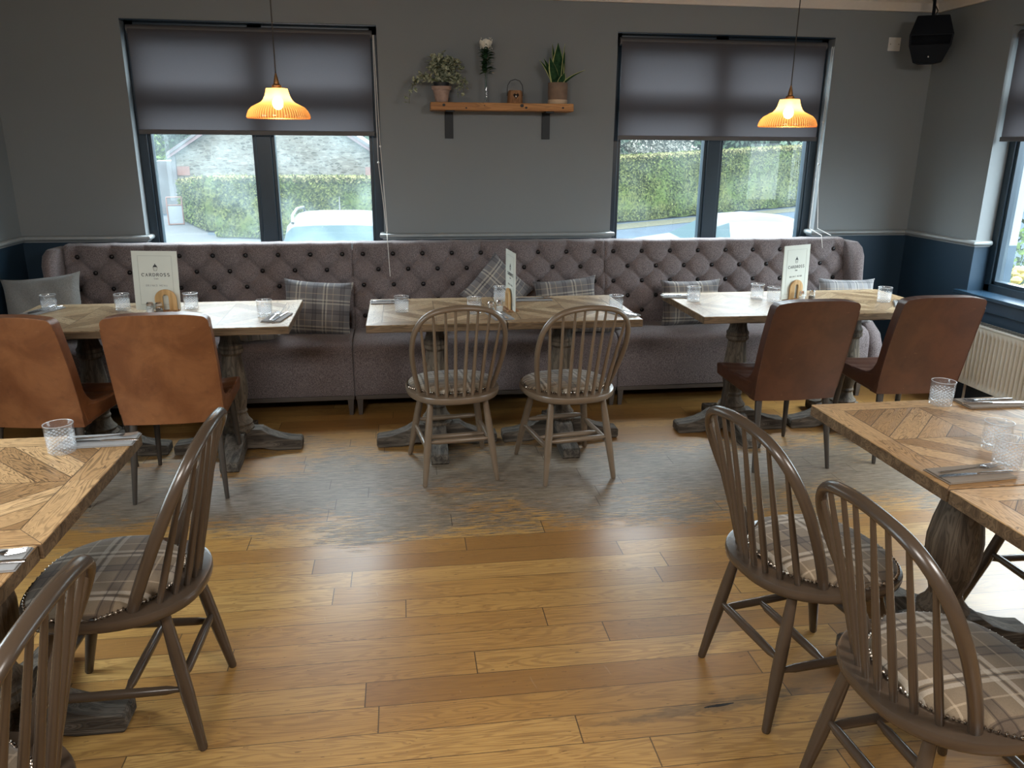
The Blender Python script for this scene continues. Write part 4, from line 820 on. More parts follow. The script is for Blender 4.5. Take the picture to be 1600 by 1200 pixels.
p1 = -dn * 0.05; MB().tube([(0, 0, 0.285), (0, 0, 0.33), (p1.x, p1.y, 0.39)], 0.010, 8).build('mounting_bracket', 'speaker', sk)
MB().tube([(0.02, 0.02, 0.28), (0.07, 0.06, 0.33), (0.05, 0.10, 0.40), (0.09, 0.13, 0.425)], 0.004, 6).build('cable', 'cord', sk)
ra = thing('radiator', 'cream panel radiator under the side window', 'radiator', (XR, 2.5, 0))
def rf(u, v):
    y = u * 1.99 ; z = 0.158 + 0.385 * v; ph = (y / 0.0343) % 1; k = 0.5 + 0.5 * math.cos(2*PI*ph); k = max(0, min(1, k * 1.8 - 0.4)); e_ = min(1, max(0, (v - 0.05) / 0.05)) * min(1, max(0, (0.93 - v) / 0.04)); e_ *= 1 if 0.02 < y < 1.97 else 0
    return (-0.098 + 0.012 * (1 - k) * e_ - 0.0, y, z)
MB().grid(58 * 10, 24, rf).build('ribbed_panel', 'radiator', ra, angle=60, fix=False)
MB().box(-0.083, -0.03, 0.001, 1.989, 0.160, 0.540).build('body', 'radiator', ra)
gt = MB().box(-0.104, -0.020, -0.006, 1.996, 0.540, 0.556)
gt.build('top_grille', 'radiator', ra, bevel=0.004)
sl = MB()
for k in range(78): sl.box(-0.088, -0.034, 0.02 + k * 0.0252, 0.032 + k * 0.0252, 0.5562, 0.5570)
sl.build('grille_slots', 'grille', ra, smooth=False)
for y_ in (0.12, 1.86): MB().box(-0.04, -0.004, y_, y_ + 0.03, 0.30, 0.50).build('wall_bracket', 'radiator', ra)
MB().tube([(-0.05, 1.93, 0.17), (-0.05, 1.93, 0.0)], 0.008, 8).tube([(-0.05, 0.06, 0.17), (-0.05, 0.06, 0.0)], 0.008, 8).build('pipe', 'radiator', ra)

# ------------------------------------------------------------ table ware
ZT = 0.7605
def mk_glass():
    o = None; m = MB(); n = 64; H = 0.085; pr = []
    for k in range(27): pr.append(k / 26)
    def dia(i, k):
        h = k / 26
        if not 0.06 < h < 0.68: return 0
        a = i / n * 16; b = h * 8.5; return -0.035 * (abs(math.sin(PI * (a + b))) * abs(math.sin(PI * (a - b)))) ** 0.6 + 0.008
    outer = [(0.0365 + 0.0030 * h, 0.003 + (H - 0.003) * h) for h in pr]
    m.lathe([(0.0, 0.0), (0.030, 0.0)], n); m.v = []; m.f = []; m.mi = []
    prof = outer + [(0.0375, H + 0.0003), (0.0368, H - 0.001), (0.0355, 0.05), (0.0335, 0.018), (0.025, 0.0125), (0.0, 0.012)]
    full = [(0.0, 0.0), (0.033, 0.0)] + prof
    m.lathe(full, n, rib=lambda i, k: dia(i, k - 2) if 2 <= k < 29 else 0)
    return m.build('drinking_glass', 'tumbler', None, angle=35)
def tumbler_mat():
    m = M('cut_glass'); tr = m.n('ShaderNodeBsdfTransparent'); tr.inputs[0].default_value = (0.98, 0.985, 0.99, 1); gl = m.n('ShaderNodeBsdfGlossy'); gl.inputs['Roughness'].default_value = 0.10
    tl = m.n('ShaderNodeBsdfTranslucent'); tl.inputs[0].default_value = (0.95, 0.97, 1.0, 1); df = m.n('ShaderNodeBsdfDiffuse'); df.inputs[0].default_value = (0.9, 0.93, 0.95, 1)
    lw = m.n('ShaderNodeLayerWeight'); lw.inputs[0].default_value = 0.5; md = m.n('ShaderNodeMixShader'); md.inputs[0].default_value = 0.5; m1 = m.n('ShaderNodeMixShader'); m2 = m.n('ShaderNodeMixShader')
    x, y, z = m.coord(); facet = z.gt(0.006) * z.lt(0.058)
    ang = y._m('ARCTAN2', x) * (16 / (2 * PI)); hb = z * 100.0; dmd = (((ang + hb) * PI).sin().abs() * ((ang - hb) * PI).sin().abs()).step(0.12, 0.6); m.put(m1.inputs[0], facet * (dmd * 0.24 + 0.02) + z.gt(0.0835) * 0.35 + z.lt(0.004) * 0.15 + 0.02)  # white on facets, rim and foot is painted in to brighten the glass
    m.t.links.new(tl.outputs[0], md.inputs[1]); m.t.links.new(df.outputs[0], md.inputs[2])
    m.t.links.new(tr.outputs[0], m1.inputs[1]); m.t.links.new(md.outputs[0], m1.inputs[2]); m.put(m2.inputs[0], V(m.t, lw.outputs['Facing'])._m('POWER', 3.0) * 0.35 + 0.05)
    m.t.links.new(m1.outputs[0], m2.inputs[1]); m.t.links.new(gl.outputs[0], m2.inputs[2]); m.t.links.new(m2.outputs[0], m.out.inputs[0]); return m.m
MT['tumbler'] = tumbler_mat()
GG = 'cut glass tumblers'
for x, y, lab in [(-1.85, 4.345, 'cut glass tumbler at the far left end of the left banquette table'), (-1.48, 4.33, 'faint cut glass tumbler left of the left menu'), (-1.130, 4.320, 'cut glass tumbler right of the left menu'), (-0.712, 4.085, 'cut glass tumbler near the right end of the left banquette table'),
                  (-0.015, 4.117, 'cut glass tumbler at the left end of the middle table'), (0.363, 4.040, 'cut glass tumbler behind the left spindle chair top on the middle table'), (0.540, 4.36, 'cut glass tumbler behind the salt and pepper on the middle table'), (1.126, 4.030, 'cut glass tumbler at the right end of the middle table'),
                  (1.642, 4.247, 'cut glass tumbler at the left end of the right banquette table'), (2.050, 4.30, 'cut glass tumbler just left of the right menu, back one'), (2.10, 4.19, 'cut glass tumbler just left of the right menu, front one'), (2.740, 4.120, 'cut glass tumbler at the right end of the right banquette table'),
                  (-0.981, 2.235, 'large near cut glass tumbler on the left foreground table'), (1.820, 2.335, 'cut glass tumbler at the back of the right foreground table'), (1.635, 1.800, 'near cut glass tumbler at the right edge beside the fork'), (1.705, 1.93, 'partly hidden cut glass tumbler behind the near one at the right edge')]:
    place('gl', mk_glass, lab, 'glass', (x, y, ZT), 0, GG)
def mk_shaker(fill):
    def mk():
        t = thing('shaker', None, None)
        MB().lathe([(0, 0), (0.018, 0), (0.0195, 0.004), (0.0195, 0.040), (0.016, 0.046), (0.0145, 0.046), (0.0175, 0.04), (0.0175, 0.006), (0, 0.005)], 24, rib=lambda i, k: 0.02 * (i % 2) if 1 < k < 4 else 0).build('jar', 'glass', t)
        MB().lathe([(0, 0.0052), (0.0168, 0.0052), (0.0168, 0.030), (0, 0.030)], 16).build('contents', fill, t)
        MB().lathe([(0, 0.046), (0.0165, 0.046), (0.0170, 0.058), (0.012, 0.064), (0, 0.065)], 20).build('lid', 'steel', t)
        return t
    return mk
SA, PE = mk_shaker('salt'), mk_shaker('pepper')
for x, y, k, lab in [(-1.302, 4.195, 's', 'glass salt shaker by the left menu stand'), (-1.255, 4.185, 'p', 'glass pepper shaker by the left menu stand'), (0.450, 4.02, 'p', 'banded pepper shaker left of the middle menu'), (0.500, 4.06, 's', 'glass salt shaker left of the middle menu'),
                     (2.262, 4.17, 's', 'glass salt shaker by the right menu stand'), (2.330, 4.185, 'p', 'glass pepper shaker by the right menu stand')]:
    o = place('sh' + k, SA if k == 's' else PE, lab, 'shaker', (x, y, ZT), 0, 'salt and pepper shakers'); o.name = 'salt_shaker' if k == 's' else 'pepper_shaker'
def napk(mat):
    def mk():
        m = MB()
        def fn(s_, e_):
            def g(a, b):
                u, v = a * 2 - 1, b * 2 - 1; h = 0.006 + 0.0015 * math.sin(5 * u + 2 * v)
                return (u * (0.105 - e_), v * (0.050 - e_ * .5), h * s_ + 0.0004)
            return g
        for lay in range(2):
            z0 = lay * 0.0035; m.box(-0.105 + lay * 0.004, 0.105 - lay * 0.002, -0.050, 0.050 - lay * 0.003, z0 + 0.0002, z0 + 0.0032)
        return m.build('napkin', mat, None, bevel=0.0012)
    return mk
def mk_fork():
    m = MB(); m.tube([(-0.095, 0, 0.002), (-0.07, 0, 0.0025), (-0.02, 0, 0.003), (0.03, 0, 0.004), (0.045, 0, 0.005)], [0.0055, 0.0058, 0.0030, 0.0028, 0.0035], 8, flat=(1, 0.35))
    m.tube([(0.043, 0, 0.005), (0.052, 0, 0.0045), (0.060, 0, 0.004)], [0.004, 0.0115, 0.0125], 10, flat=(1, 0.12))
    for q in (-1, -.33, .33, 1): m.tube([(0.058, q * 0.0108, 0.004), (0.080, q * 0.0105, 0.005), (0.097, q * 0.0098, 0.0075)], [0.0018, 0.0016, 0.0008], 5)
    return m.build('fork', 'steel')
def mk_knife():
    m = MB(); m.tube([(-0.11, 0, 0.0035), (-0.09, 0, 0.004), (-0.02, 0, 0.004), (-0.005, 0, 0.0035)], [0.0045, 0.0062, 0.0055, 0.0040], 10, flat=(1, 0.6))
    m.prism([(-0.008, -0.003), (0.02, -0.0075), (0.09, -0.0085), (0.11, -0.004), (0.115, 0.004), (0.10, 0.0075), (-0.008, 0.005)], 0.003, 0.0045, 'xy')
    return m.build('knife', 'steel')
SET = [(-1.88, 4.33, 70, 'at the far left end of the left banquette table', 'napkin'), (-0.645, 4.03, 80, 'at the right end of the left banquette table', 'napkin'), (-0.085, 4.40, 5, 'at the back left of the middle table', 'napkin'),
       (0.485, 3.955, 100, 'at the front join of the middle table', 'napkin'), (0.735, 4.39, 0, 'right of the middle menu', 'napkin'), (1.135, 3.96, 115, 'at the front right corner of the middle table', 'napkin'),
       (1.610, 4.395, -8, 'at the left end of the right banquette table', 'napkin'), (2.80, 4.02, 60, 'at the right end of the right banquette table', 'napkin'), (-0.905, 2.303, 2, 'on the left foreground table beside the tumbler', 'napkin'),
       (-0.915, 1.590, 3, 'at the left edge on the nearest left table', 'napkin'), (1.995, 2.322, -2, 'at the back of the right foreground table', 'napkin_tan'), (1.500, 1.765, 4, 'on the left side of the right foreground table', 'napkin_tan')]
for x, y, a, lab, mt in SET:
    R_ = Matrix.Rotation(math.radians(a), 3, 'Z')
    place('np' + mt, napk(mt), ('slate grey' if mt == 'napkin' else 'taupe') + ' folded napkin ' + lab, 'napkin', (x, y, ZT), a, 'folded napkins')
    flip = 180 if x > 1.9 and y < 3 else 0; 
    p = R_ @ Vector((0.006, 0.016, 0)); place('fk', mk_fork, 'steel fork on the napkin ' + lab, 'fork', (x + p.x, y + p.y, ZT + 0.0070), a + 4 + flip, 'forks on the napkins')
    p = R_ @ Vector((0.004, -0.016, 0)); place('kn', mk_knife, 'steel knife on the napkin ' + lab, 'knife', (x + p.x, y + p.y, ZT + 0.0052), a - 2 + 180 - flip, 'knives on the napkins')

# ------------------------------------------------------------ menus and their wooden stands
def letters(mb, txt, cx, z0, h, pitch, th=0.0006, y=-0.0030, st=0.16):
    """slab-serif capitals drawn as strokes in the xz plane"""
    wd = st * h
    def bar(a, b, w_=wd):
        a, b = Vector((a[0], 0, a[1])), Vector((b[0], 0, b[1])); d = (b - a); L = d.length
        if L < 1e-7: return
        d /= L; n_ = Vector((-d.z, 0, d.x)) * w_ / 2
        P_ = [a - n_, b - n_, b + n_, a + n_]; mb.add([(p.x, y, p.z) for p in P_] + [(p.x, y + th * 4, p.z) for p in P_], [(0, 1, 2, 3), (7, 6, 5, 4), (0, 4, 5, 1), (1, 5, 6, 2), (2, 6, 7, 3), (3, 7, 4, 0)])
    def arc(c, rx, rz, a0, a1, w_=wd, n=12):
        pts = [(c[0] + rx * math.cos(math.radians(a0 + (a1 - a0) * i / n)), c[1] + rz * math.sin(math.radians(a0 + (a1 - a0) * i / n))) for i in range(n + 1)]
        for p, q in zip(pts, pts[1:]): bar(p, q, w_)
    n = len(txt); x = cx - pitch * (n - 1) / 2
    for ch in txt:
        l, r, m_ = x - pitch * 0.33, x + pitch * 0.33, x; t_, b_, c_ = z0 + h - wd / 2, z0 + wd / 2, z0 + h / 2
        thin = wd * 0.55; sf = wd * 0.9
        if ch == 'C': arc((m_, c_), (r - l) / 2, h / 2 - wd / 2, 45, 315); bar((r, t_ + wd * .3), (r, c_ + h * .18), thin)
        elif ch == 'A': bar((l + thin, b_), (m_, t_), thin); bar((m_, t_), (r - thin, b_)); bar((l + h * .15, z0 + h * .33), (r - h * .15, z0 + h * .33), thin); bar((l - sf * .6, b_), (l + sf, b_), thin); bar((r - sf, b_), (r + sf * .6, b_), thin)
        elif ch in 'RDP':
            bar((l + sf * .5, b_), (l + sf * .5, t_)); bar((l - sf * .3, b_), (l + sf * 1.3, b_), thin); bar((l - sf * .3, t_), (m_, t_), thin)
            if ch == 'D': bar((l, b_), (m_, b_), thin); arc((m_ - h * .05, c_), (r - m_) + h * .05, h / 2 - wd / 2, 90, -90)
            else:
                arc((m_, z0 + h * .73), (r - m_) * .8, h * .21, 90, -90); bar((l, z0 + h * .50), (m_, z0 + h * .50), thin)
                if ch == 'R': bar((m_, z0 + h * .5), (r, b_)); bar((r - sf * .5, b_), (r + sf * .7, b_), thin)
        elif ch == 'O': arc((m_, c_), (r - l) / 2, h / 2 - wd / 2, 0, 360, n=18)
        elif ch == 'S': arc((m_, z0 + h * .72), (r - l) * .42, h * .23, 30, 270, n=8); arc((m_, z0 + h * .28), (r - l) * .42, h * .23, 90, -150, n=8)
        elif ch == 'I': bar((m_, b_), (m_, t_)); bar((m_ - sf, b_), (m_ + sf, b_), thin); bar((m_ - sf, t_), (m_ + sf, t_), thin)
        elif ch == 'N': bar((l + sf * .4, b_), (l + sf * .4, t_), thin); bar((l + sf * .4, t_), (r - sf * .4, b_)); bar((r - sf * .4, b_), (r - sf * .4, t_), thin)
        elif ch == 'K': bar((l + sf * .4, b_), (l + sf * .4, t_)); bar((l + sf, c_), (r, t_), thin); bar((l + sf, c_), (r, b_))
        elif ch == 'M': bar((l, b_), (l, t_), thin); bar((l, t_), (m_, z0 + h * .3)); bar((m_, z0 + h * .3), (r, t_), thin); bar((r, t_), (r, b_))
        elif ch == 'E': bar((l + sf * .4, b_), (l + sf * .4, t_)); bar((l, b_), (r, b_), thin); bar((l, t_), (r, t_), thin); bar((l, c_), (r - sf, c_), thin)
        elif ch == 'U': bar((l + sf * .4, t_), (l + sf * .4, c_)); bar((r - sf * .4, t_), (r - sf * .4, c_), thin); arc((m_, c_), (r - l) / 2 - sf * .4, h / 2 - wd / 2, 180, 360)
        elif ch == 'n': bar((l + sf, b_), (l + sf, z0 + h * .6)); arc((m_ + sf * .4, z0 + h * .38), (r - l) * .28, h * .25, 150, 0, n=6); bar((r - sf * .2, z0 + h * .4), (r - sf * .2, b_))
        x += pitch
def make_menu():
    t = thing('menu', None, None); W_, H_ = 0.222, 0.305
    MB().box(-W_/2, W_/2, -0.0022, 0.0022, 0, H_).build('cover', 'card', t, bevel=0.0006)
    b = MB(); q = 0.0013; x0, z0, x1, z1 = -W_/2 + 0.028, 0.028, W_/2 - 0.028, H_ - 0.024
    for (a, c, d, e_) in ((x0, x1, z0, z0 + q), (x0, x1, z1 - q, z1), (x0, x0 + q, z0, z1), (x1 - q, x1, z0, z1)): b.box(a, c, -0.0028, -0.0018, d, e_)
    b.build('border_line', 'card_edge', t, smooth=False)
    k = MB(); k.prism([(-0.012, 0.222), (0.012, 0.222), (0.0045, 0.234), (-0.0045, 0.234)], -0.0030, -0.0018, 'xz'); k.prism([(-0.002, 0.234), (0.002, 0.234), (0.002, 0.240), (-0.002, 0.240)], -0.0030, -0.0018, 'xz')
    for a, c in (((-0.010, 0.222), (-0.0065, 0.204)), ((0.010, 0.222), (0.0065, 0.204)), ((-0.0065, 0.204), (0.0065, 0.204)), ((-0.001, 0.217), (-0.001, 0.210))):
        d = Vector((c[0] - a[0], c[1] - a[1])).normalized() * 0.0008; k.prism([(a[0] - d.y, a[1] + d.x), (a[0] + d.y, a[1] - d.x), (c[0] + d.y, c[1] - d.x), (c[0] - d.y, c[1] + d.x)], -0.0030, -0.0018, 'xz')
    k.build('lantern_emblem', 'ink', t, smooth=False)
    l = MB(); letters(l, 'CARDROSS', 0, 0.174, 0.0175, 0.0178); l.build('title_lettering', 'ink', t, smooth=False)
    l = MB(); letters(l, 'Inn', 0, 0.158, 0.0105, 0.008, st=0.1); l.build('subtitle_lettering', 'ink', t, smooth=False)
    l = MB(); letters(l, 'DRINKS', -0.024, 0.122, 0.0100, 0.0098, st=0.12); letters(l, 'MENU', 0.034, 0.122, 0.0100, 0.0104, st=0.12); l.build('caption_lettering', 'ink_grey', t, smooth=False)
    return t
def make_stand():
    t = thing('menu_stand', None, None); R0, r0, zc = 0.054, 0.0145, 0.068
    out = [(-R0, 0.004)] + [(-R0 * math.cos(PI * i / 20), zc + R0 * 0.95 * math.sin(PI * i / 20)) for i in range(21)] + [(R0, 0.004)]
    inn = [(r0, 0.004)] + [(r0 * math.cos(PI * i / 12), zc + 0.010 + r0 * math.sin(PI * i / 12)) for i in range(13)] + [(-r0, 0.004)]
    for ys in (-0.018, 0.008): MB().prism(out + inn, ys, ys + 0.009, 'xz').build('arch_panel', 'ply', t, smooth=False, bevel=0.0015)
    MB().box(-0.058, 0.058, -0.034, 0.034, 0, 0.010).build('base', 'lantern', t, bevel=0.002)
    return t
for x, y, rz, tilt, lab in [(-1.280, 4.262, 2, -2, 'left'), (0.565, 4.110, -85, 0, 'middle'), (2.240, 4.225, 24, 0, 'right')]:
    o = place('mn', make_menu, f'cream menu card reading CARDROSS, standing upright on the {lab} banquette table' + (', seen nearly edge-on' if lab == 'middle' else ''), 'menu', (x, y, ZT + 0.0105), rz, 'menus standing on the banquette tables')
    o.rotation_euler = (math.radians(-2 if lab != 'middle' else 0), math.radians(1.5 if lab == 'left' else 0), math.radians(rz))
    off = {'left': (0.045, -0.006), 'middle': (0.0, 0.0), 'right': (0.0, 0.0)}[lab]
    place('ms', make_stand, f'light wooden arch stand holding the {lab} menu', 'menu stand', (x + off[0], y + off[1] + 0.004, ZT), rz, 'arched wooden menu stands')

# ------------------------------------------------------------ outside
GZ = -1.0
tag(MB().box(-60, 60, -30, 90, GZ - 0.2, GZ).build('road', 'road', smooth=False), 'pale grey road and forecourt outside the windows', 'road', None, 'structure')
def leafcloud(mb, n, fn, L, mi=0):
    for _ in range(n):
        p, nrm = fn(); d = (rv() + nrm * 0.3); 
        if d.length < 0.1: continue
        up = nrm + rv() * 0.8; d.normalize(); s_ = d.cross(up)
        if s_.length < 0.05: continue
        s_.normalize(); W_ = L * random.uniform(0.35, 0.6); q = L * random.uniform(0.7, 1.3)
        mb.add([p - d * q / 2, p + s_ * W_ / 2, p + d * q / 2, p - s_ * W_ / 2], [(0, 1, 2, 3)], mi)
def hedge(label, path, depth, h0, h1, n, L=0.12):
    t = thing('hedge', label, 'hedge', (path[0][0], path[0][1], GZ)); m = MB(); o0 = Vector((path[0][0], path[0][1], 0))
    A, B = Vector((*path[0], 0)), Vector((*path[1], 0)); d = (B - A); Ln = d.length; d.normalize(); nrm = Vector((d.y, -d.x, 0)); nrm = nrm if nrm.y < 0 else -nrm
    nu = int(Ln / 0.4); 
    def H(u): return h0 + (h1 - h0) * u
    sec = [(0, 0.02), (0.06, 0.25), (0.03, 0.6), (0.02, 0.9), (-0.10, 1.0), (-0.6, 1.01), (-0.95, 1.0), (-1.05, 0.9), (-1.05, 0.5), (-1.0, 0.02)]
    v = []
    for k in range(nu + 1):
        u = k / nu
        for s_, z in sec: p = A + d * Ln * u - nrm * (-s_) * depth * (1 if s_ < 0 else 1) + rv() * 0.04; v.append((p.x - o0.x, p.y - o0.y, z * H(u) + random.uniform(-.03, .03)))
    n_ = len(sec); f = [(k*n_+i, k*n_+i+1, (k+1)*n_+i+1, (k+1)*n_+i) for k in range(nu) for i in range(n_-1)] + [tuple(range(n_)), tuple(range(nu*n_, (nu+1)*n_))]
    MB().add(v, f).build('clipped_mass', 'hedge', t)
    lf = MB()
    def front():
        u = random.random(); w_ = random.random(); hh = H(u)
        if w_ < 0.80: p = A + d * Ln * u + nrm * random.uniform(0.0, 0.09); return Vector((p.x - o0.x, p.y - o0.y, random.uniform(0.04, 0.99) * hh)), nrm
        if w_ < 0.88: p = A - nrm * random.random() * depth - d * 0.05; return Vector((p.x - o0.x, p.y - o0.y, random.uniform(0.04, 0.99) * hh)), -d
        p = A + d * Ln * u - nrm * random.random() * depth; return Vector((p.x - o0.x, p.y - o0.y, hh + random.uniform(-.02, .05))), Vector((0, 0, 1))
    leafcloud(lf, n, front, L); lf.build('leaves', 'hedge', t, fix=False, smooth=False)
    tp = MB()
    def topf(): u = random.random(); p = A + d * Ln * u + nrm * random.uniform(-0.35, 0.10); return Vector((p.x - o0.x, p.y - o0.y, H(u) + random.uniform(-.10, .06))), Vector((0, 0, 1)) + nrm
    leafcloud(tp, n // 4, topf, L); tp.build('yellowish_top', 'hedge_top', t, fix=False, smooth=False)  # paler, yellower leaves along the top of the hedge
    return t
hedge('long clipped green hedge outside the left window, below the stone gable', [(-5.35, 24.1), (2.6, 21.4)], 1.3, 1.70, 1.79, 15000)
hedge('side return of the clipped hedge running back along the pavement, left window', [(-7.8, 29.9), (-5.95, 25.7)], 1.0, 1.36, 1.64, 4000)
hedge('long clipped green hedge across the road outside the right back window', [(3.6, 25.0), (19.5, 36.3)], 1.3, 2.08, 2.75, 22000, 0.14)
tag(MB().add([(3.0, 22.6, GZ + .01), (20, 34.9, GZ + .01), (19.3, 35.6, GZ + .02), (3.3, 24.3, GZ + .02)], [(0, 1, 2, 3)]).build('verge', 'verge', smooth=False), 'narrow grass verge along the foot of the far hedge', 'verge', None, 'stuff')
tag(MB().add([(-9.5, 22, GZ + .01), (-5.0, 20.0, GZ + .01), (-1, 21.2, GZ + .01), (-5.8, 24.9, GZ + .01), (-7.2, 31, GZ + .01), (-11, 33, GZ + .01)], [(0, 1, 2, 3, 4, 5)]).build('pavement', 'pavement', smooth=False), 'pale pavement at the corner of the left hedge', 'pavement', None, 'structure')
# house
ho = thing('house', 'rubble stone gable house with maroon bargeboards seen through the left window', 'house', (-4.6, 32, GZ))
hw = 3.75; ez = 2.25; ap = ez + hw * 0.635
MB().prism([(-hw, 0), (hw, 0), (hw, ez), (0, ap), (-hw, ez)], 0, 9, 'xz').build('gable_wall', 'stone', ho, smooth=False)
for sg in (-1, 1):
    q = MB().prism([(sg * (hw + 0.22), ez - 0.15), (sg * (hw + 0.22), ez + 0.10), (0, ap + 0.28), (0, ap + 0.03)], -0.22, -0.08, 'xz'); q.build('bargeboard', 'barge', ho, smooth=False)
    MB().prism([(sg * (hw + 0.25), ez - 0.06), (sg * (hw + 0.25), ez + 0.04), (0, ap + 0.36), (0, ap + 0.24)], -0.25, 9.2, 'xz').build('roof_slope', 'slate', ho, smooth=False)
    for z in (0.9, 1.45): MB().box(sg * (hw - 0.22) - 0.26, sg * (hw - 0.22) + 0.26, -0.03, 0.0, z + 0.05, z + 0.38).build('quoin', 'quoin', ho, smooth=False)
MB().box(-hw - 0.12, hw * -1 + 0.02, -0.1, 0.0, 0.2, ez).build('downpipe', 'slate', ho, smooth=False); MB().box(-hw - 1.2, -hw, 1.0, 4.5, 0, 2.0).build('side_porch', 'slate', ho, smooth=False)
# wooded rise behind everything
hm = MB()
def hill(u, v): x = -60 + 130 * u; return (x, 56 + 6 * v + 1.5 * math.sin(9 * u), GZ + v ** 0.6 * (9.5 + 2.5 * math.sin(5 * u + 1) + 1.2 * math.sin(23 * u)) + random.uniform(-.4, .4))
hm.grid(90, 14, hill); struct(hm.build('hills', 'tree_dark', None, fix=False)); bpy.data.objects['hills']['label'] = 'distant wooded rise'
# trees
def tree(name, label, c, r, mat, n, L, trunk_h=None, group='trees and shrubs beyond the hedges', cat='tree'):
    t = thing(name, label, cat, (c[0], c[1], GZ), 0, group)
    if trunk_h: MB().tube([(0, 0, 0), (0.1, 0, trunk_h * .5), (0, 0, trunk_h)], [0.28, 0.22, 0.12], 8).build('trunk', 'trunk', t)
    m = MB(); blobs = [(Vector((random.uniform(-.6, .6) * r[0], random.uniform(-.5, .5) * r[1], (c[2] - GZ) + random.uniform(-.5, .5) * r[2])), random.uniform(0.4, 0.65)) for _ in range(9)]
    def fn():
        b, k = random.choice(blobs); q = rv(); q.normalize(); return b + Vector((q.x * r[0], q.y * r[1], q.z * r[2])) * k * random.uniform(0.7, 1.0), q
    leafcloud(m, n, fn, L); m.build('foliage', mat, t, fix=False, smooth=False); return t
tree('conifer_tree', 'dark green trees behind the far hedge at the right of the right window', (20.0, 44, 3.4), (6.5, 2, 5.0), 'tree_dark', 16000, 0.45, 2.5)
tree('conifer_tree', 'dark mixed trees behind the far hedge, centre of the right window', (12.0, 45, 3.2), (5.8, 2, 5.0), 'tree_dark', 15000, 0.45, 2.5)
tree('bare_tree', 'brown-trunked tree at the left of the right back window', (8.6, 36, 3.0), (1.9, 1.2, 2.8), 'tree_dark', 3200, 0.30, 4.5)
tree('blossom_shrub', 'white blossoming shrub above the far hedge behind the mullion', (12.1, 36.5, 1.9), (2.3, 1.0, 1.9), 'blossom', 6500, 0.16, 1.5)
tree('garden_tree', 'green tree behind the house at the far left of the left window', (-14.5, 48, 3.2), (4.5, 2, 5.0), 'tree_dark', 12000, 0.4, 2.5)
tree('garden_shrub', 'bright green shrub on the far side of the road in the left window', (-12.6, 42, 0.9), (1.8, 1.5, 1.6), 'bush', 2500, 0.3)
tree('tall_tree', 'tall dark tree rising behind the stone house roof', (0.5, 46, 3.6), (5.5, 2, 5.0), 'tree_dark', 12000, 0.45, 3)
gw = thing('garden_wall', 'low rubble garden wall beyond the road at the far left', 'wall', (-14.4, 40, GZ)); MB().box(-3.5, 2.6, 0, 0.4, 0, 1.15).build('wall_body', 'stone', gw, smooth=False); MB().box(-3.6, 2.7, -0.05, 0.45, 1.15, 1.25).build('coping', 'slate', gw, smooth=False)
sb = thing('barrier_frame', 'small brown metal barrier frame standing by the road in the left window', 'barrier', (-7.55, 28.2, GZ), 25)
fr = MB()
for a, b in (((-.24, 0), (-.24, .92)), ((.24, 0), (.24, .92)), ((-.24, .92), (.24, .92)), ((-.24, .66), (.24, .66)), ((-.24, .03), (.24, .03))): fr.tube([(a[0], 0, a[1]), (b[0], 0, b[1])], 0.025, 6)
fr.build('tube_frame', 'quoin', sb); MB().box(-0.22, 0.22, -0.008, 0.008, 0.06, 0.64).build('panel', 'render_wall', sb)
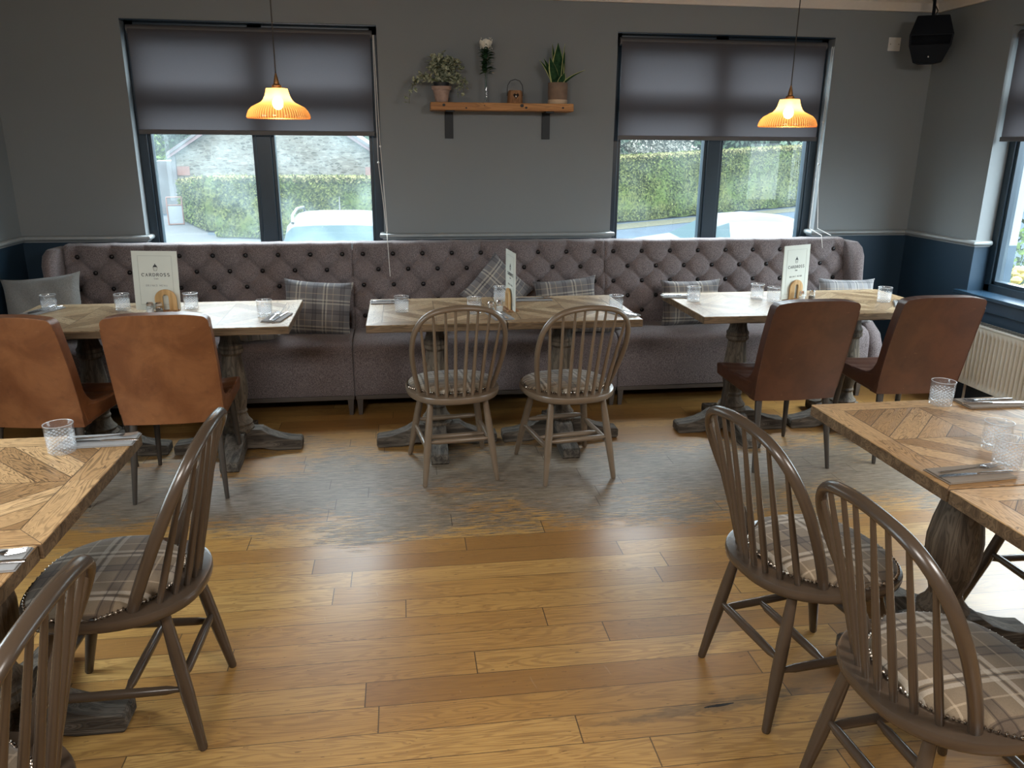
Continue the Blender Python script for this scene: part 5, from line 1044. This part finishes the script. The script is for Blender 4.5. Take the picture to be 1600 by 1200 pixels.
# cars: lofted body, nose towards +x
def car(label, loc, rz, wagon):
    t = thing('car', label, 'car', loc, rz, 'white parked cars outside'); Wd = 0.88; m = MB()
    if wagon: st = [(-2.2, .35, .80, .80, .80), (-2.18, .30, .90, 1.00, .86), (-2.0, .25, .93, 1.48, .66), (-1.7, .22, .94, 1.55, .66), (-0.7, .2, .95, 1.60, .68), (0.2, .2, .95, 1.58, .68), (0.55, .2, .95, 1.50, .66), (1.25, .2, .95, .99, .80), (1.9, .22, .88, .92, .76), (2.2, .3, .72, .74, .66), (2.25, .36, .6, .6, .6)]
    else: st = [(-2.25, .40, .70, .72, .70), (-2.2, .30, .88, .96, .74), (-1.75, .25, .92, 1.04, .76), (-1.45, .22, .93, 1.12, .70), (-0.85, .2, .94, 1.39, .60), (-0.2, .2, .94, 1.44, .60), (0.35, .2, .94, 1.40, .59), (0.65, .2, .94, 1.28, .60), (1.15, .2, .93, .99, .74), (1.8, .22, .84, .89, .74), (2.2, .3, .68, .70, .64), (2.27, .36, .56, .56, .56)]
    v = []; K = 14
    for (x, zs, zb_, zr, wr_) in st:
        half = [(Wd * .92, zs), (Wd, zs + .2 if zs + .2 < zb_ else zb_ - .01), (Wd * .99, zb_ - .02), (Wd * .95, zb_), (wr_ + .03 if zr > zb_ + .2 else Wd * .9, zb_ + (zr - zb_) * .80), (wr_ * .9, zb_ + (zr - zb_) * .97), (wr_ * .45, zr)]
        for y, z in half: v.append((x, y, z))
        for y, z in reversed(half): v.append((x, -y, z))
    ff = []; mi = []
    for k in range(len(st) - 1):
        for i in range(K):
            j = (i + 1) % K; ff.append((k*K+i, k*K+j, (k+1)*K+j, (k+1)*K+i)); g = 0; hi = st[k][3] - st[k][2] > .15 and st[k+1][3] - st[k+1][2] > .15
            if i in (3, 9) and hi: g = 1
            a, b = st[k][3], st[k+1][3]
            if abs(a - b) > 0.2 and i in (4, 5, 6, 7, 8, 3, 9) and st[k][0] > -2.1 if not wagon else abs(a - b) > 0.3 and i in (4, 5, 6, 7, 8): g = 1
            if g and not wagon and st[k][0] < 0.3: g = 2
            mi.append(g)
    ff += [tuple(range(K)), tuple(range((len(st)-1)*K, len(st)*K))]; mi += [0, 0]
    q = MB(); q.v = v; q.f = ff; q.mi = mi; q.build('body', ['carpaint', 'carglass', 'carglass_bright'], t, bevel=0.02, angle=28)
    for wx in (-1.35, 1.38):
        for sy_ in (-1, 1): MB().lathe([(0, -.1), (.20, -.1), (.31, -.1), (.33, -.06), (.33, .06), (.31, .1), (.2, .1), (0, .08)], 24).xf(Matrix.Translation((wx, sy_ * .78, .33)) @ Matrix.Rotation(PI/2, 4, 'X')).build('wheel', 'tyre', t)
    if wagon:
        for sy_ in (-1, 1): MB().tube([(-1.8, sy_ * .60, 1.52), (-1.7, sy_ * .61, 1.60), (-0.6, sy_ * .62, 1.655), (0.3, sy_ * .61, 1.62), (0.45, sy_ * .60, 1.53)], 0.022, 8).build('roof_rail', 'chrome', t)
        MB().tube([(-1.5, 0, 1.56), (-1.62, 0, 1.78)], [0.012, 0.006], 6).build('antenna', 'tyre', t)
    for sy_ in (-1, 1): MB().sphere((0.78 if not wagon else .85, sy_ * (Wd + .08), 1.0), (.07, .11, .07), 10).build('door_mirror', 'carpaint', t)
    return t
car('white estate car seen head-on through the left window, roof rails showing', (-0.98, 12.3, GZ), -88, True)
car('white saloon car outside the right back window', (6.35, 14.4, GZ), 173, False)
# outside the side window
wp = thing('garden_pillar', 'white rendered pillar outside the side window', 'pillar', (4.75, 6.9, GZ)); MB().box(-0.28, 0.22, 0, 0.5, 0, 3.6).build('shaft', 'render_wall', wp, smooth=False); MB().box(-0.31, 0.25, -0.03, 0.53, 2.10, 2.13).build('string_course', 'render_wall', wp, smooth=False)
tree('garden_bush', 'green bush outside the side window behind the daffodils', (6.3, 7.0, 0.35), (1.0, 0.7, 1.0), 'bush', 2600, 0.10, None, 'plants outside the side window', 'bush')
df = thing('daffodils', 'clump of yellow daffodils outside the side window', 'flowers', (5.28, 6.0, GZ)); dl = MB(); dy = MB()
for k in range(60):
    a = Vector((random.gauss(0, .16), random.gauss(0, .12), 1.2)); tip = a + Vector((random.uniform(-.1, .1), random.uniform(-.1, .1), random.uniform(.2, .45))); dl.tube([a, tip], [0.008, 0.003], 4)
    if k % 3 == 0: dy.sphere(tip, (0.045, 0.045, 0.035), 7)
dl.build('leaves', 'bush', df); dy.build('blooms', 'yellow', df)
MB().box(-0.45, 1.4, -0.35, 0.45, 0, 1.22).build('planter_box', 'render_wall', df, smooth=False)
